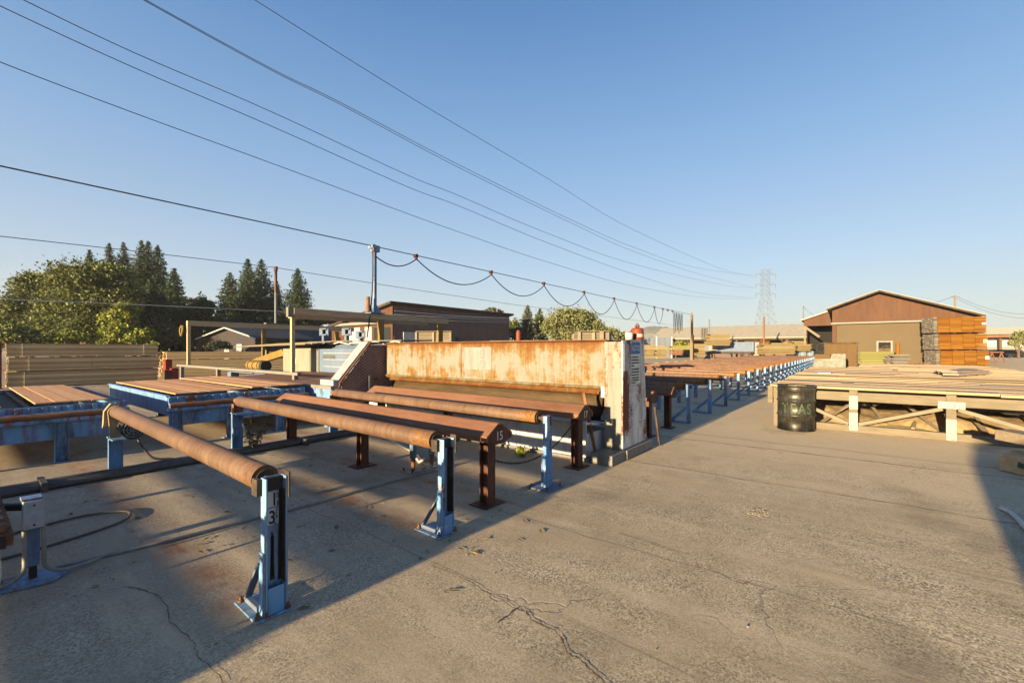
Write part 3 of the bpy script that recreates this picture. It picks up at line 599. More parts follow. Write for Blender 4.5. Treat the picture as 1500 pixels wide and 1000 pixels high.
# crates and planks behind the cover
c = MB(); p = at(870, 505, 11); U = Vector((p.x, p.y, 0))
def crate(px0, px1, py0, py1, d, dep, mat, name, label, cat, rows=4, frame=True):
    a = at(px0, py1, d); b_ = at(px1, py1, d*.995); z0, z1 = at(px0, py1, d).z, at(px0, py0, d).z
    L = (b_-a).length; t_ = thing(name, label, cat, (a.x, a.y, 0)); dirx = (b_-a).normalized(); back = Vector((FW[0], FW[1], 0))*dep
    m1 = MB(); hgt = (z1-z0)/rows
    for r_ in range(rows):
        for off in (Vector((0, 0, 0)), back):
            m1.bar(a+off+Vector((0, 0, z0-a.z+hgt*(r_+.5)-0))*1.0, b_+off+Vector((0, 0, z0-b_.z+hgt*(r_+.5))), .02, hgt*.93)
        for e_ in (a, b_): m1.bar(e_+Vector((0, 0, z0-e_.z+hgt*(r_+.5))), e_+back+Vector((0, 0, z0-e_.z+hgt*(r_+.5))), .02, hgt*.93)
    m1.build('boards', mat, t_)
    m2 = MB()
    for f_ in (0.02, .5, .98):
        for off in (Vector((0, 0, 0)), back): q = a.lerp(b_, f_)+off; m2.box(q.x-.05, q.x+.05, q.y-.05, q.y+.05, 0, z1-.01)
    m2.build('corner_post', 'frame_wood', t_); m3 = MB()
    for k in range(5): o_ = back*(k/4); m3.bar(a+o_+Vector((0, 0, z1-a.z+.012)), b_+o_+Vector((0, 0, z1-b_.z+.012)), back.length/4*.95, .022)
    m3.build('lid', mat, t_); return t_
crate(849, 892, 486, 503, 12.5, 1.1, 'frame_wood', 'wooden_crate', 'weathered wooden crate behind the right end of the cover', 'crate')
crate(610, 662, 486, 501, 15, .9, 'frame_wood', 'wooden_pallet', 'pale wooden pallet box in front of the dark brown building', 'pallet', 3)
c = MB()
for k in range(5): a = at(718, 500, 15+k*.3); b_ = at(835, 499, 15+k*.3); c.bar(a, b_, .28, .05)
single(c, 'plank_pile', 'frame_wood', 'low pile of grey planks behind the cover, in front of the willow', 'planks')
c = MB(); a = at(668, 502, 15.5); b_ = at(692, 493, 15.5); c.prism([(0, 0), (.5, 0), (0, .22)], 'y', 0, .03); c.v = [(a.x+x*RT[0], a.y+x*RT[1]+y, a.z+z) for x, y, z in c.v]; single(c, 'scrap_board', 'frame_wood', 'triangular scrap board against the dark brown building', 'board')
# ------------------------------------------------------------------ left board decks
DV = 8.32
def board_panel(parent, u0, u1, v0, v1, z, n, name='board_panel'):
    m = MB(); w = (u1-u0)/n
    for k in range(n): m.box(u0+k*w+.004, u0+(k+1)*w-.004, v0+random.uniform(-.015, .015), v1+random.uniform(-.02, .02), z-.018, z+random.uniform(-.0015, .0015))
    return m.build(name, 'conveyor_board', parent, .002)
def deck(u0, u1, label, panels, legs, ztop=.80, zr=.655, v1=12.4):
    t = thing('board_deck', label, 'deck', (u0, DV, 0), 'board topped blue steel decks')
    for (a, b, n, z) in panels: board_panel(t, a, b, DV+.12, v1, z, n)
    m = MB(); m.tube([(u0, DV-.03, zr-.035), (u1, DV-.03, zr-.035)], .035, 12); m.build('edge_rail', 'orange_rust', t)
    m = MB(); m.box(u0, u1, DV-.06, DV+.1, .535, .585); m.box(u0, u1, DV-.01, DV+.06, .585, .66); m.box(u0+.02, u1-.02, DV+.07, DV+.1, .66, ztop-.045)
    for k in range(int((u1-u0)/.12)): m.box(u0+k*.12, u0+k*.12+.05, DV+.04, DV+.069, .66, ztop-.06)
    m.build('roller_chain_channel', 'blue_worn', t, .003)
    m = MB(); m.box(u0, u1, DV+.02, DV+.035, .30, .534); m.box(u0, u1, v1-.1, v1-.08, .30, ztop-.05); m.build('skirt_panel', 'blue', t, .003)
    m = MB()
    for uu in (u0, u1-.02): m.box(uu, uu+.02, DV+.1, v1, .46, ztop-.045)
    m.box(u0-.02, u0+.045, DV+.1, v1, ztop-.05, ztop-.03); m.build('side_beam', 'blue', t, .003)
    for L in legs:
        for vv in (DV-.02, v1-.15):
            lg = MB(); channel(lg, L, vv+.028, .13, .06, .012, .535 if vv < 9 else ztop-.06); lg.build('leg', 'blue_worn', t, .002)
            f = MB(); f.box(L-.1, L+.1, vv-.05, vv+.12, .002, .012); f.build('base_plate', 'blue_worn', t)
    return t
deck(-2.6, 1.62, 'low blue deck with bare tan boards and a dark chain slot, at the left edge', [(-1.9, .42, 12, .77), (.70, 1.42, 4, .79)], (-1.6, -.3, .93), ztop=.79)
c = MB()
for vv in (.46, .66): c.bar((vv, DV+.2, .70), (vv, 12.3, .70), .05, .05)
c.bar((.56, DV+.2, .665), (.56, 12.3, .665), .2, .02); single(c, 'chain_track', 'black_rust', 'dark rusty chain track in the slot of the left board deck', 'track')
deck(2.1, 4.28, 'blue deck with two panels of orange rusty boards behind the second roller', [(2.2, 3.28, 7, .80), (3.32, 4.26, 6, .825)], (2.2, 2.95, 3.75), ztop=.80)
# third deck with a rusty steel top in front of the blue machine
t = thing('steel_deck', 'blue trough with a rusty orange sheet top and white edge, before the blue machine', 'deck', (4.5, 10, 0))
m = MB(); m.prism([(4.48, .78), (6.3, .86), (6.3, .83), (4.48, .75)], 'y', 8.1, 12.6); m.build('top_sheet', 'plate_rust', t, .003)
m = MB(); m.box(4.40, 4.478, 7.7, 12.6, .735, .80); m.build('edge_strip', 'dirty_white', t, .004)
m = MB(); m.box(4.42, 4.44, 7.7, 12.6, .25, .734); m.box(4.5, 6.3, 12.5, 12.52, .2, .75); m.build('side_panel', 'blue', t, .003)
m = MB()
for vv in (7.9, 12.3): m.box(4.45, 4.55, vv, vv+.12, .003, .74)
m.build('leg', 'blue_worn', t)
# ------------------------------------------------------------------ blue white roofed machine
t = thing('blue_machine', 'pale blue ribbed steel machine hood behind the mesh guard', 'machine', (7.2, 11, 0))
m = MB(); m.prism([(6.72, .80), (6.62, .84), (6.62, 1.5), (6.78, 1.63), (7.6, 1.66), (7.6, .80)], 'y', 8.4, 13.2); h0 = m.build('hood', 'pale_blue', t, .01)
m = MB()
for z in (1.0, 1.2, 1.38): m.box(6.60, 6.619, 8.45, 11.95, z, z+.012)
m.build('rib', 'grey_box', h0)
m = MB(); m.box(6.58, 7.6, 8.2, 16.9, .62, .715); m.build('base_beam', 'orange_rust', t, .004)
m = MB(); m.box(6.612, 6.6185, 11.35, 12.0, 1.215, 1.33); m.build('worn_sign', 'worn_grey', h0)
cv = MB(); cv.prism([(6.66, 1.69), (6.64, 1.72), (7.65, 1.74), (7.65, 1.70)], 'y', 8.5, 12.9)
cv.build('cover_sheet', 'dirty_white', t, .01)
cd = MB(); cd.tube([(6.63, 8.5+k*.22, 1.66+.03*math.sin(k*1.7)) for k in range(20)], .014, 6); cd.build('cable', 'pale_conduit', t)
m = MB()
for vv in (8.6, 11, 13.6): m.box(6.7, 6.85, vv, vv+.15, .003, .70); m.box(7.4, 7.55, vv, vv+.15, .003, .70)
m.build('leg', 'blue_worn', t)
# electrical cabinet, its slab roof, and the yellow drive
t = thing('electrical_cabinet', 'cream steel electrical cabinet with two doors under a weathered plank roof', 'cabinet', (6.35, 13, .8))
ya, yb, yc_ = onu(455, 520, 6.45).y, onu(415, 520, 6.45).y, onu(433, 520, 6.45).y
m = MB(); m.box(6.45, 6.61, ya, yb, .80, 1.54); m.build('cabinet_body', 'cream', t, .01)
m = MB(); m.box(6.432, 6.449, yc_+.02, yb-.02, .83, 1.53); d_ = m.build('door', 'cream', t, .004); m = MB(); m.box(6.422, 6.431, yc_+.05, yc_+.1, 1.1, 1.25); m.build('handle', 'grey_box', d_)
m = MB(); m.box(6.432, 6.449, ya+.02, yc_-.02, .83, 1.47); d_ = m.build('door', 'cream', t, .004); m = MB(); m.box(6.422, 6.431, yc_-.1, yc_-.05, 1.05, 1.2); m.build('handle', 'grey_box', d_)
m = MB(); m.box(6.40, 6.575, ya-.05, yb+.05, .72, .799); m.build('stand', 'dirty_white', t)
for yy in (ya, yb-.1): m = MB(); m.box(6.42, 6.52, yy, yy+.1, .003, .72); m.build('leg', 'dirty_white', t)
t = thing('plank_roof', 'sagging weathered plank roof lying over the cream cabinet', 'roof', (6.4, 13.5, 1.6))
m = MB()
for k in range(9): m.bar((5.95+k*.16, 11.6-.2*random.random(), 1.63+.014*k), (5.99+k*.16, 16.2+.3*random.random(), 1.57+.014*k), .15, .03)
m.build('planks', 'frame_wood', t, .004)
for vv in (12.3, 15.4): m = MB(); m.bar((5.95, vv, 1.57), (7.3, vv, 1.66), .08, .05); m.build('rafter', 'frame_wood', t)
for uu, vv in ((6.6, 12.2), (6.6, 15.6)): m = MB(); m.box(uu, uu+.09, vv, vv+.09, .003, 1.58); m.build('post', 'frame_wood', t)
t = thing('belt_drive', 'yellow motor and slanted belt guard left of the cream cabinet', 'motor', (6.2, 15.3, .8))
m = MB(); m.prism([(16.6, .80), (16.75, .95), (16.6, 1.1), (14.2, 1.5), (14.1, 1.42), (14.1, 1.28), (16.0, .98), (16.2, .80)], 'x', 6.45, 6.6); m.build('belt_guard', 'yellow', t, .02)
m = MB(); m.tube([(6.1, 15.6, .97), (6.1, 14.6, .97)], .15, 20); mo = m.build('motor', 'yellow', t)
m = MB(); m.tube([(6.1, 14.59, .97), (6.1, 14.42, .97)], .165, 20); m.build('fan_cover', 'motor_black', mo)
m = MB()
for vv in (14.8, 15.15, 15.5): m.tube([(6.1, vv, .97), (6.1, vv-.07, .97)], .17, 20)
m.build('cooling_fin', 'yellow', mo)
m = MB(); m.box(5.9, 6.7, 14.0, 16.8, .72, .795); m.build('stand', 'pale_blue', t); m = MB(); m.box(5.85, 6.1, 16.5, 16.8, .003, .719); m.box(6.4, 6.6, 14.1, 14.3, .003, .719); m.build('leg', 'pale_blue', t)
# square white vents behind
for k, (px, py, lb) in enumerate([(475, 486, 'square white vent hood with dark opening, leftmost of three behind the blue machine'), (508, 486, 'square white vent hood with dark opening, middle of three behind the blue machine'), (528, 490, 'square white vent hood with dark opening, closest to the mesh guard')]):
    p = at(px, py, 15); t = thing('vent_hood', lb, 'vent', (p.x, p.y, 0), 'white vent hoods behind the blue machine')
    m = MB(); R = Vector((RT[0], RT[1], 0)); m.bar(p-R*.11+Vector((0, 0, .10)), p+R*.11+Vector((0, 0, .10)), .2, .05); m.bar(p-R*.11-Vector((0, 0, .10)), p+R*.11-Vector((0, 0, .10)), .2, .05)
    for s_ in (-1, 1): m.bar(p+R*.10*s_-Vector((0, 0, .13)), p+R*.10*s_+Vector((0, 0, .125)), .2, .05)
    m.box(p.x-.06, p.x+.06, p.y-.06, p.y+.06, 0, p.z-.12); m.build('hood_frame', 'pale_blue', t, .01)
    m = MB(); q = p+Vector((FW[0], FW[1], 0))*.1; m.bar(q-R*.09, q+R*.09, .02, .18); m.build('opening', 'dark_void', t)
# ------------------------------------------------------------------ timber gantry with yellow legs
t = thing('timber_gantry', 'weathered timber gantry frame on pale posts and yellow legs above the machines', 'gantry', (7, 13, 0))
def wb(mat, name, *bars):
    m = MB()
    for (p, q, w, h) in bars: m.bar(p, q, w, h)
    return m.build(name, mat, t, .006)
wb('gantry_wood_shade', 'beam', ((4.8, 10.0, 2.36), (9.6, 10.0, 2.36), .12, .15))
wb('gantry_wood_shade', 'beam', ((4.95, 10.5, 2.28), (9.2, 10.5, 2.28), .1, .11))
wb('gantry_wood_shade', 'beam', ((4.95, 17.7, 2.37), (11.2, 17.7, 2.37), .14, .17))
wb('gantry_wood_shade', 'post', ((4.87, 10.16, .965), (4.87, 10.16, 2.28), .08, .08))
wb('gantry_wood_shade', 'post', ((5.0, 17.7, .967), (5.0, 17.7, 2.28), .095, .095))
wb('dirty_white', 'end_block', ((4.74, 10.0, 2.22), (4.74, 10.0, 2.44), .1, .14))
wb('dirty_white', 'cross_rail', ((4.9, 9.9, .93), (4.95, 18.6, .93), .1, .07))
wb('dirty_white', 'support_leg', ((4.9, 10.1, .003), (4.9, 10.1, .9), .1, .1), ((4.95, 18.2, .003), (4.95, 18.2, .9), .1, .1), ((4.95, 14.9, .003), (4.95, 14.9, .9), .1, .1))
for u_, v_ in ((7.15, 10.0), (9.3, 10.0), (7.4, 17.7), (10.4, 17.7)):
    wb('yellow', 'yellow_leg', ((u_, v_, .9), (u_, v_, 2.26), .13, .13), ((u_, v_, .003), (u_, v_, .9), .11, .11))
m = MB(); m.tube(spline([(4.86, 17.9, 2.3), (4.84, 18.0, 2.15), (4.84, 17.9, 1.95), (4.84, 17.75, 2.1), (4.86, 17.8, 2.28)], 5), .03, 8); m.build('rope_loop', 'yellow', t)
# pole and festoon cable on the first beam
t = thing('cable_pole', 'blue steel pole on the timber gantry carrying the looped cable line', 'pole', (6.95, 10.0, 2.44))
m = MB(); m.box(6.92, 7.00, 9.965, 10.035, 2.46, 4.15); m.build('pole_shaft', 'blue_worn', t, .006)
m = MB(); m.box(6.75, 7.2, 9.86, 10.14, 2.441, 2.465); m.prism([(7.003, 2.466), (7.16, 2.466), (7.003, 2.68)], 'y', 9.98, 10.02); m.build('foot_plate', 'blue', t)
m = MB(); m.box(6.87, 7.08, 9.93, 10.07, 4.08, 4.25); m.cyl((6.88, 9.9, 4.2), (6.88, 10.1, 4.2), .06, 12); m.build('pole_head', 'blue_worn', t, .01)
m = MB(); m.tube(spline([(6.87, 9.95, 4.05), (6.85, 9.93, 3.3), (6.8, 9.92, 2.7), (6.75, 9.94, 2.2), (6.7, 9.96, 1.8)]), .017, 6); m.build('conduit', 'black_rubber', t)
m = MB(); m.tube([(6.72, 9.95, 2.47), (6.72, 9.95, 2.62), (6.72, 9.95, 2.7), (6.72, 9.95, 2.86)], [.07, .06, .05, .055], 12); m.build('coil_box', 'plate_rust', t)
t = thing('far_cable_pole', 'thin weathered post at the far end of the looped cable line', 'pole', (27.2, 9.9, 0))
pb = onv(1013, 531, 9.9); m = MB(); m.box(pb.x-.09, pb.x+.09, 9.8, 10.0, .003, 4.2); m.build('pole_shaft', 'frame_wood', t, .01)
m = MB(); m.box(pb.x-.16, pb.x+.16, 9.75, 9.79, .4, 2.6); m.build('splint', 'orange_rust', t, .01)
m = MB(); m.bar((pb.x, 9.9, 4.22), (pb.x, 9.9, 4.4), .1, .1); m.build('insulator', 'yellow', t)
PU = pb.x
t = thing('festoon_line', 'dark wire with trolleys and loops of cable from the blue pole to the far post', 'cable', (17, 9.98, 0))
Pn, Pf = Vector((6.97, 9.98, 4.22)), Vector((PU, 9.9, 4.22))
m = MB(); m.tube([onv(-260, 197, 9.98)]+[onv(0, 243, 9.98), Pn, Pn.lerp(Pf, .5)-Vector((0, 0, .04)), Pf], .012, 6); m.build('support_wire', 'wire', t)
tr = [onv(px, py+2, 9.95) for px, py in ((610, 371), (720, 399), (797, 418), (856, 432), (900, 440), (933, 446), (959, 451))]
ua = tr[-1].x; us = [p.x for p in tr]+[ua+1.6]
uspan = [(6.97, us[0], .22)]+[(us[i], us[i+1], None) for i in range(len(us)-1)]
def wz(u): return 4.17
for i, (a, b_, sg) in enumerate(uspan):
    low = [(590, 384), (668, 413), (762, 431), (828, 446), (884, 459), (915, 467), (946, 474), (966, 480)][i]
    mid = (a+b_)/2; r_ = ray(*low); zlow = EYE+r_[2]*9.95/r_[1]
    m = MB(); m.tube(sagpts((a, 9.95, wz(a)-(.22 if i == 0 else .06)), (b_, 9.95, wz(b_)-.06), max(.2, min(.95, wz(mid)-zlow)), 16), .016, 6); m.build('cable_loop', 'black_rubber', t)
for u in us+[ua+2.6, ua+3.6]:
    m = MB(); m.cyl((u, 9.92, 4.2), (u, 10.03, 4.2), .055, 10); m.bar((u, 9.95, 4.2), (u, 9.95, 4.08), .05, .05); m.build('trolley', 'post_rust', t)
ub = onv(992, 453, 9.95).x
for k in range(6):
    x0 = ub-.9+k*.38; m = MB(); m.tube(spline([(x0, 9.95, 4.15), (x0+.04, 9.93, 3.3), (x0+.17, 9.95, 2.75+random.uniform(-.25, .1)), (x0+.3, 9.98, 3.3), (x0+.34, 9.95, 4.15)], 5), .017, 5); m.build('cable_loop', 'black_rubber', t)
# second wire over the left beam
t = thing('left_cable_pole', 'thin grey pole with a red top on the left gantry beam', 'pole', (9.0, 17.7, 2.46))
pl = onv(404, 392, 17.7); m = MB(); m.cyl((pl.x, 17.7, 2.47), (pl.x, 17.7, 3.7), .05, 12); m.build('pole_shaft', 'steel_far', t)
m = MB(); m.cyl((pl.x, 17.7, 3.7), (pl.x, 17.7, pl.z-.12), .052, 12); m.cyl((pl.x, 17.7, pl.z-.12), (pl.x, 17.7, pl.z+.04), .07, 12); m.build('pole_top', 'post_rust', t)
m = MB(); m.box(pl.x-.4, pl.x+.4, 17.6, 17.8, 2.461, 2.5); m.build('foot_plate', 'frame_wood', t)
m = MB(); m.tube([onv(-250, 312, 17.7), onv(0, 346, 17.7), onv(200, 368, 17.7), pl, onv(560, 417, 17.7), onv(745, 445, 17.7), onv(1000, 478, 17.7)], .011, 5)
single(m, 'overhead_wire', 'wire', 'thin overhead wire crossing the conifers and the left pole', 'wire', base=tuple(pl))
m = MB(); m.tube([onv(-200, 432, 20), onv(0, 438, 20), onv(200, 446, 20), onv(410, 456, 20), onv(740, 466, 20)], .012, 5)
single(m, 'overhead_wire', 'galvanised', 'pale wire strung low in front of the big oak', 'wire', base=tuple(onv(0, 438, 20)))
# ------------------------------------------------------------------ floor conduits, junction boxes, left chain table
c = MB()
for dv, r_ in ((0, .04), (.1, .05), (.19, .03)): c.tube([(-4, 6.72+dv, r_), (1.2, 6.75+dv, r_), (4.6, 6.86+dv, r_), (5.1, 6.9+dv, r_)], r_, 10)
for uu in (-.8, .6, 2.1, 3.4): c.box(uu, uu+.05, 6.66, 7.02, .0, .1)
single(c, 'floor_pipe', 'dark_pipe', 'bundle of dark grey pipes on the ground along the far posts', 'pipes')
c = MB(); c.tube([(-3, 4.38, .012), (.3, 4.3, .012), (1.2, 4.17, .014), (2.2, 4.08, .016), (3.3, 4.06, .016), (3.66, 4.02, .016)], .0115, 8); c.tube(spline([(3.66, 4.02, .016), (3.86, 4.02, .04), (3.9, 4.1, .16), (3.86, 4.2, .42)], 5), .018, 8)
single(c, 'floor_conduit', 'conduit', 'thin grey conduit snaking along the ground to the small blue post', 'conduit')
c = MB(); c.tube([(5.0, 6.7, .04), (4.53, 6.3, .03), (4.1, 5.0, .03), (3.75, 4.42, .03), (3.72, 4.3, .1)], .018, 8); single(c, 'floor_conduit', 'pale_conduit', 'pale bent conduit running back from the small blue post to the pipes', 'conduit')
for k, (u, v, lb) in enumerate([(3.5, 4.24, 'small blue post on a bolted plate, left one of the pair'), (3.79, 4.23, 'small blue post beside the bent conduit, right one of the pair')]):
    t = thing('stub_post', lb, 'post', (u, v, 0), 'small blue posts below the roller')
    m = MB(); m.box(u-.03, u+.03, v-.03, v+.03, .16, .52); m.build('post_shaft', 'blue_worn', t, .003)
    m = MB(); m.tube([(u, v, .012), (u, v, .17)], [.022, .03], 8); m.build('stem', 'orange_rust', t)
    m = MB(); m.box(u-.11, u+.11, v-.11, v+.11, .002, .014); m.build('base_plate', 'conduit', t)
    m = MB()
    for dx, dy in ((-.08, -.08), (.08, -.08), (-.08, .08), (.08, .08)): m.cyl((u+dx, v+dy, .014), (u+dx, v+dy, .05), .01, 6)
    m.build('bolt', 'black_rust', t)
    m = MB(); m.box(u-.07, u+.08, v-.06, v+.06, .52, .60); m.build('head_box', 'blue_worn', t, .004)
u, v = .34, 4.2
t = thing('junction_post', 'blue post with a grey junction box and two conduits, at the lower left edge', 'junction box', (u, v, 0))
m = MB(); m.box(u-.03, u+.03, v-.03, v+.01, .10, .52); m.build('post_shaft', 'blue', t, .002)
m = MB(); m.box(u-.018, u+.018, v-.02, v+.01, .02, .10); m.build('stem', 'black_rust', t)
m = MB(); m.box(u-.05, u+.045, v-.085, v-.031, .355, .535); jb = m.build('junction_box', 'grey_box', t, .006)
m = MB(); m.box(u-.055, u+.04, v-.08, v+.02, .5365, .55); m.build('box_cap', 'blue', jb, .003)
m = MB(); m.cyl((u, v-.09, .505), (u, v-.084, .505), .006, 8); m.cyl((u, v-.09, .38), (u, v-.084, .38), .006, 8); m.build('screw', 'black_rust', jb)
m = MB(); m.prism([(u-.15, v-.10), (u+.08, v-.15), (u+.17, v-.04), (u+.09, v+.10), (u-.12, v+.09)], 'z', .003, .02); m.build('base_plate', 'blue_worn', t, .004)
for s_ in (-.04, .045): m = MB(); m.tube(spline([(u+s_, v-.055, .36), (u+s_, v-.06, .2), (u+s_*1.2, v-.07, .09), (u+s_*3.2, v-.06, .035), (u+s_*7, v-.0, .02)], 5), .012, 8); m.build('conduit', 'conduit', t)
c = MB(); c.tube(spline([(-.6, 4.9, .015), (.1, 4.75, .012), (.65, 4.85, .012), (.95, 5.0, .015), (1.0, 5.25, .015), (.75, 5.4, .015), (.35, 5.35, .012), (0, 5.2, .012)], 6), .010, 8)
single(c, 'hose', 'dark_pipe', 'dark looped hose on the ground behind the junction box', 'hose')
t = thing('chain_table', 'rusty chain table end cut by the left edge beside the junction box', 'chain conveyor', (.1, 4.05, 0))
# a rail along y with pitted chain links, its near end at the left edge of the view
for k, dx in enumerate((.0, .15)):
    m = MB()
    for j in range(24): vv = 3.74+j*.085; m.box(dx-.05, dx+.05, vv, vv+.07, .475+.006*(j % 2), .52+.012*(j % 2)); m.cyl((dx-.07, vv+.035, .50), (dx+.07, vv+.035, .50), .018, 8)
    m.build('link_chain', 'plate_rust', t, .003)
m = MB(); m.box(-.09, .23, 3.72, 6.0, .40, .47); m.build('chain_rail', 'orange_rust', t, .004)
m = MB(); m.box(.0, .2, 3.68, 3.719, .40, .46); m.bar((.2, 4.3, .49), (.31, 4.22, .48), .04, .04); m.build('end_arm', 'black_rust', t, .004)
m = MB(); m.box(-.2, -.1, 4.4, 4.5, .003, .40); m.box(-.2, -.1, 5.7, 5.8, .003, .40); m.build('leg', 'blue_worn', t)
m = MB(); m.tube(spline([(.16, 3.74, .4), (.17, 3.73, .25), (.14, 3.72, .12), (.05, 3.7, .04), (-.1, 3.7, .02)], 5), .016, 8); m.build('cable', 'pale_conduit', t)
# weeds
def weed(px, py, n, h, label, mat='leaf_greygreen'):
    p = gp(px, py); t = thing('weed', label, 'weed', tuple(p)); m = MB(); cs = []
    for k in range(n):
        a = random.uniform(0, 6.28); l = random.uniform(.5, 1)*h; tip = p+Vector((math.cos(a)*l*.35, math.sin(a)*l*.35, l))
        m.tube([p+Vector((0, 0, .0)), p.lerp(tip, .5)+Vector((0, 0, .05*l)), tip], [.006, .004, .002], 4)
        for q in range(14): f = random.uniform(.25, 1); cs.append(p.lerp(tip, f)+Vector([random.gauss(0, .03) for _ in range(3)]))
    m.build('stem', mat, t); cards(cs, .025, 'leaves', mat, t)
weed(372, 662, 16, .5, 'tall green weed growing by the far post of the second roller')
weed(765, 668, 14, .12, 'small grass tuft in front of the lower white panel', 'leaf_bright')
# ------------------------------------------------------------------ long run of far rollers
NUMW = ['first', 'second', 'third', 'fourth', 'fifth', 'sixth', 'seventh', 'eighth', 'ninth', 'tenth', 'eleventh', 'twelfth', 'thirteenth', 'fourteenth', 'fifteenth', 'sixteenth', 'seventeenth', 'eighteenth', 'nineteenth', 'twentieth', 'twenty first', 'twenty second', 'twenty third', 'twenty fourth', 'twenty fifth', 'twenty sixth', 'twenty seventh']
US = [9.12+1.66*k for k in range(27)]
u = US[0]; VB = 7.9
t = thing('roller_stand', 'x', 'roller', (u, 2.55, 0), 'rollers of the long run past the cover machine')
roller_mesh(u, 2.66, VB-.1, t, mat='roller_orange')
m = MB(); m.box(u-.035, u+.035, 2.53, 2.60, .012, .79); m.build('post', 'blue', t, .003)
m = MB(); m.prism([(2.601, .36), (2.601, .30), (2.86, .045), (2.601, .045), (2.601, .012), (2.95, .012), (2.95, .045)], 'x', u-.025, u+.025); m.build('brace', 'blue', t, .002)
m = MB(); m.cyl((u, 2.50, ZR), (u, 2.66, ZR), .032, 12); m.box(u-.045, u+.045, 2.60, 2.64, ZR-.06, ZR+.07); m.build('bearing', 'black_rust', t)
m = MB(); m.box(u-.05, u+.05, VB-.06, VB+.06, .012, .62); m.build('post', 'blue', t)
m = MB(); m.box(u-.1, u+.1, VB-.1, VB+.12, .62, .8); m.build('motor_bracket', 'dirty_white', t, .01)
m = MB(); m.tube([(u+.2, VB+.25, .66), (u+.2, VB-.02, .66)], .09, 14); m.build('motor', 'motor_black', t)
m = MB(); m.box(u-.12, u+.12, 3.7, 3.82, .35, .62); m.box(u-.05, u+.05, 3.72, 3.8, .012, .35); m.build('junction_box', 'blue_worn', t, .01)
far0 = t; t.rotation_euler = (0, 0, SKEW)
for k, uu in enumerate(US):
    lb = 'rusty roller of the long run on braced blue posts, %s past the cover machine' % NUMW[k]
    if k == 0: t['label'] = lb
    else: dup(far0, (uu+random.uniform(-.02, .02), 2.55, 0), lb)
ridge_beam(7.36, 'dark ridge beam on brown posts close behind the notice plate', None, 2.62, 7.6, (2.75, 5.1, 7.3), .15, .78)
ridge_beam(8.41, 'dark ridge beam on brown posts between the notice plate and the long roller run', None, 2.62, 7.6, (2.75, 5.1, 7.3), .15, .78)
c = MB(); c.bar((6.62, 2.36, .62), (6.78, 2.34, .01), .03, .03); single(c, 'prop_bar', 'black_rust', 'thin dark bar leaning behind the notice plate', 'bar')
# long floor rails seen under the far rollers
c = MB()
for vv in (4.3, 6.6): c.box(9, 54, vv, vv+.06, .003, .05)
single(c, 'floor_rail', 'pale_conduit', 'pale floor conduits running on under the long roller run', 'conduit')
# ------------------------------------------------------------------ oil drum
D = Vector((10.0, .86, 0)); r = .30
D = Vector((9.72, .80, 0))
t = thing('oil_drum', 'open steel oil drum with green stencilled letters at the platform corner', 'drum', tuple(D))
prof = [(r-.01, .0), (r+.004, .004), (r+.004, .02), (r-.004, .03), (r-.004, .262), (r+.008, .272), (r+.012, .283), (r+.008, .294), (r-.004, .304), (r-.004, .528), (r+.008, .538), (r+.012, .549), (r+.008, .56), (r-.004, .57), (r-.004, .73), (r+.006, .738), (r+.006, .752), (r-.004, .76), (r-.004, .815), (r+.008, .82), (r+.008, .835), (r-.008, .835), (r-.012, .8)]
m = MB(); m.lathe(D, prof, 48); m.build('drum_shell', 'drum_steel', t)
base = math.atan2(-D.y, -D.x)
def wrap(x, y): a = base+(x-.235)/r; return (D.x+(r-.001)*math.cos(a), D.y+(r-.001)*math.sin(a), .325+y)
for ch, x0 in (('T', .0), ('E', .145), ('A', .265), ('S', .41)):
    letters(ch, .235, lambda x, y, x0=x0: wrap(x0+x*.78, y*1.12), 'lettering', 'drum_green', t, .004)
# ------------------------------------------------------------------ timber platform
PZ = .80; PU0, PU1, PV0, PV1 = 10.0, 26.5, 1.22, -4.3
t = thing('timber_platform', 'long weathered plank platform on braced timber posts', 'platform', (18, -1.5, 0))
m = MB(); x = PU0-.03
while x < PU1:
    w = random.uniform(.13, .24); y = PV0+random.uniform(-.05, .05)
    cuts = [y, random.uniform(-2.2, .2), PV1+random.uniform(-.1, .1)]
    for a, b_ in zip(cuts[:-1], cuts[1:]):
        z = PZ+random.uniform(-.012, .012); m.box(x, x+w-.008, b_+.006, a, z-.045, z)
    x += w
m.build('deck_boards', 'deck_wood_x', t, .006)
m = MB()
m.box(PU0-.02, PU0+.06, PV0-.02, PV1, .56, .72); m.build('front_beam', 'frame_wood', t, .008)
m = MB()
for uu in (11.9, 14.2, 16.5, 18.8, 21, 23.3, 25.8): m.box(uu, uu+.08, PV0-.05, PV1, .56, .735)
m.build('joist', 'deck_wood', t)
m = MB(); m.box(PU0, PU1-.2, PV0-.09, PV0-.01, .60, .75); m.build('side_beam', 'frame_wood', t, .006)
m = MB(); m.box(PU0-.03, PU0+.08, .92, PV1, .004, .13); m.build('sill', 'frame_wood', t, .01)
m = MB(); m.box(PU0-.06, PU0+.05, PV0-.02, PV0+.07, .44, .78); m.build('corner_block', 'frame_wood', t, .01)
npv = [1.13, -.05, -1.30, -2.6, -3.9]
for i, v in enumerate(npv):
    m = MB(); m.box(PU0-.045, PU0+.055, v-.06, v+.06, .003, .755); m.build('post', 'frame_wood', t, .006)
    for uu in (13, 16, 19, 22, 25.5):
        if i in (0, 2, 4): m = MB(); m.box(uu-.06, uu+.06, v-.06, v+.06, .003, .56); m.build('inner_post', 'frame_wood', t)
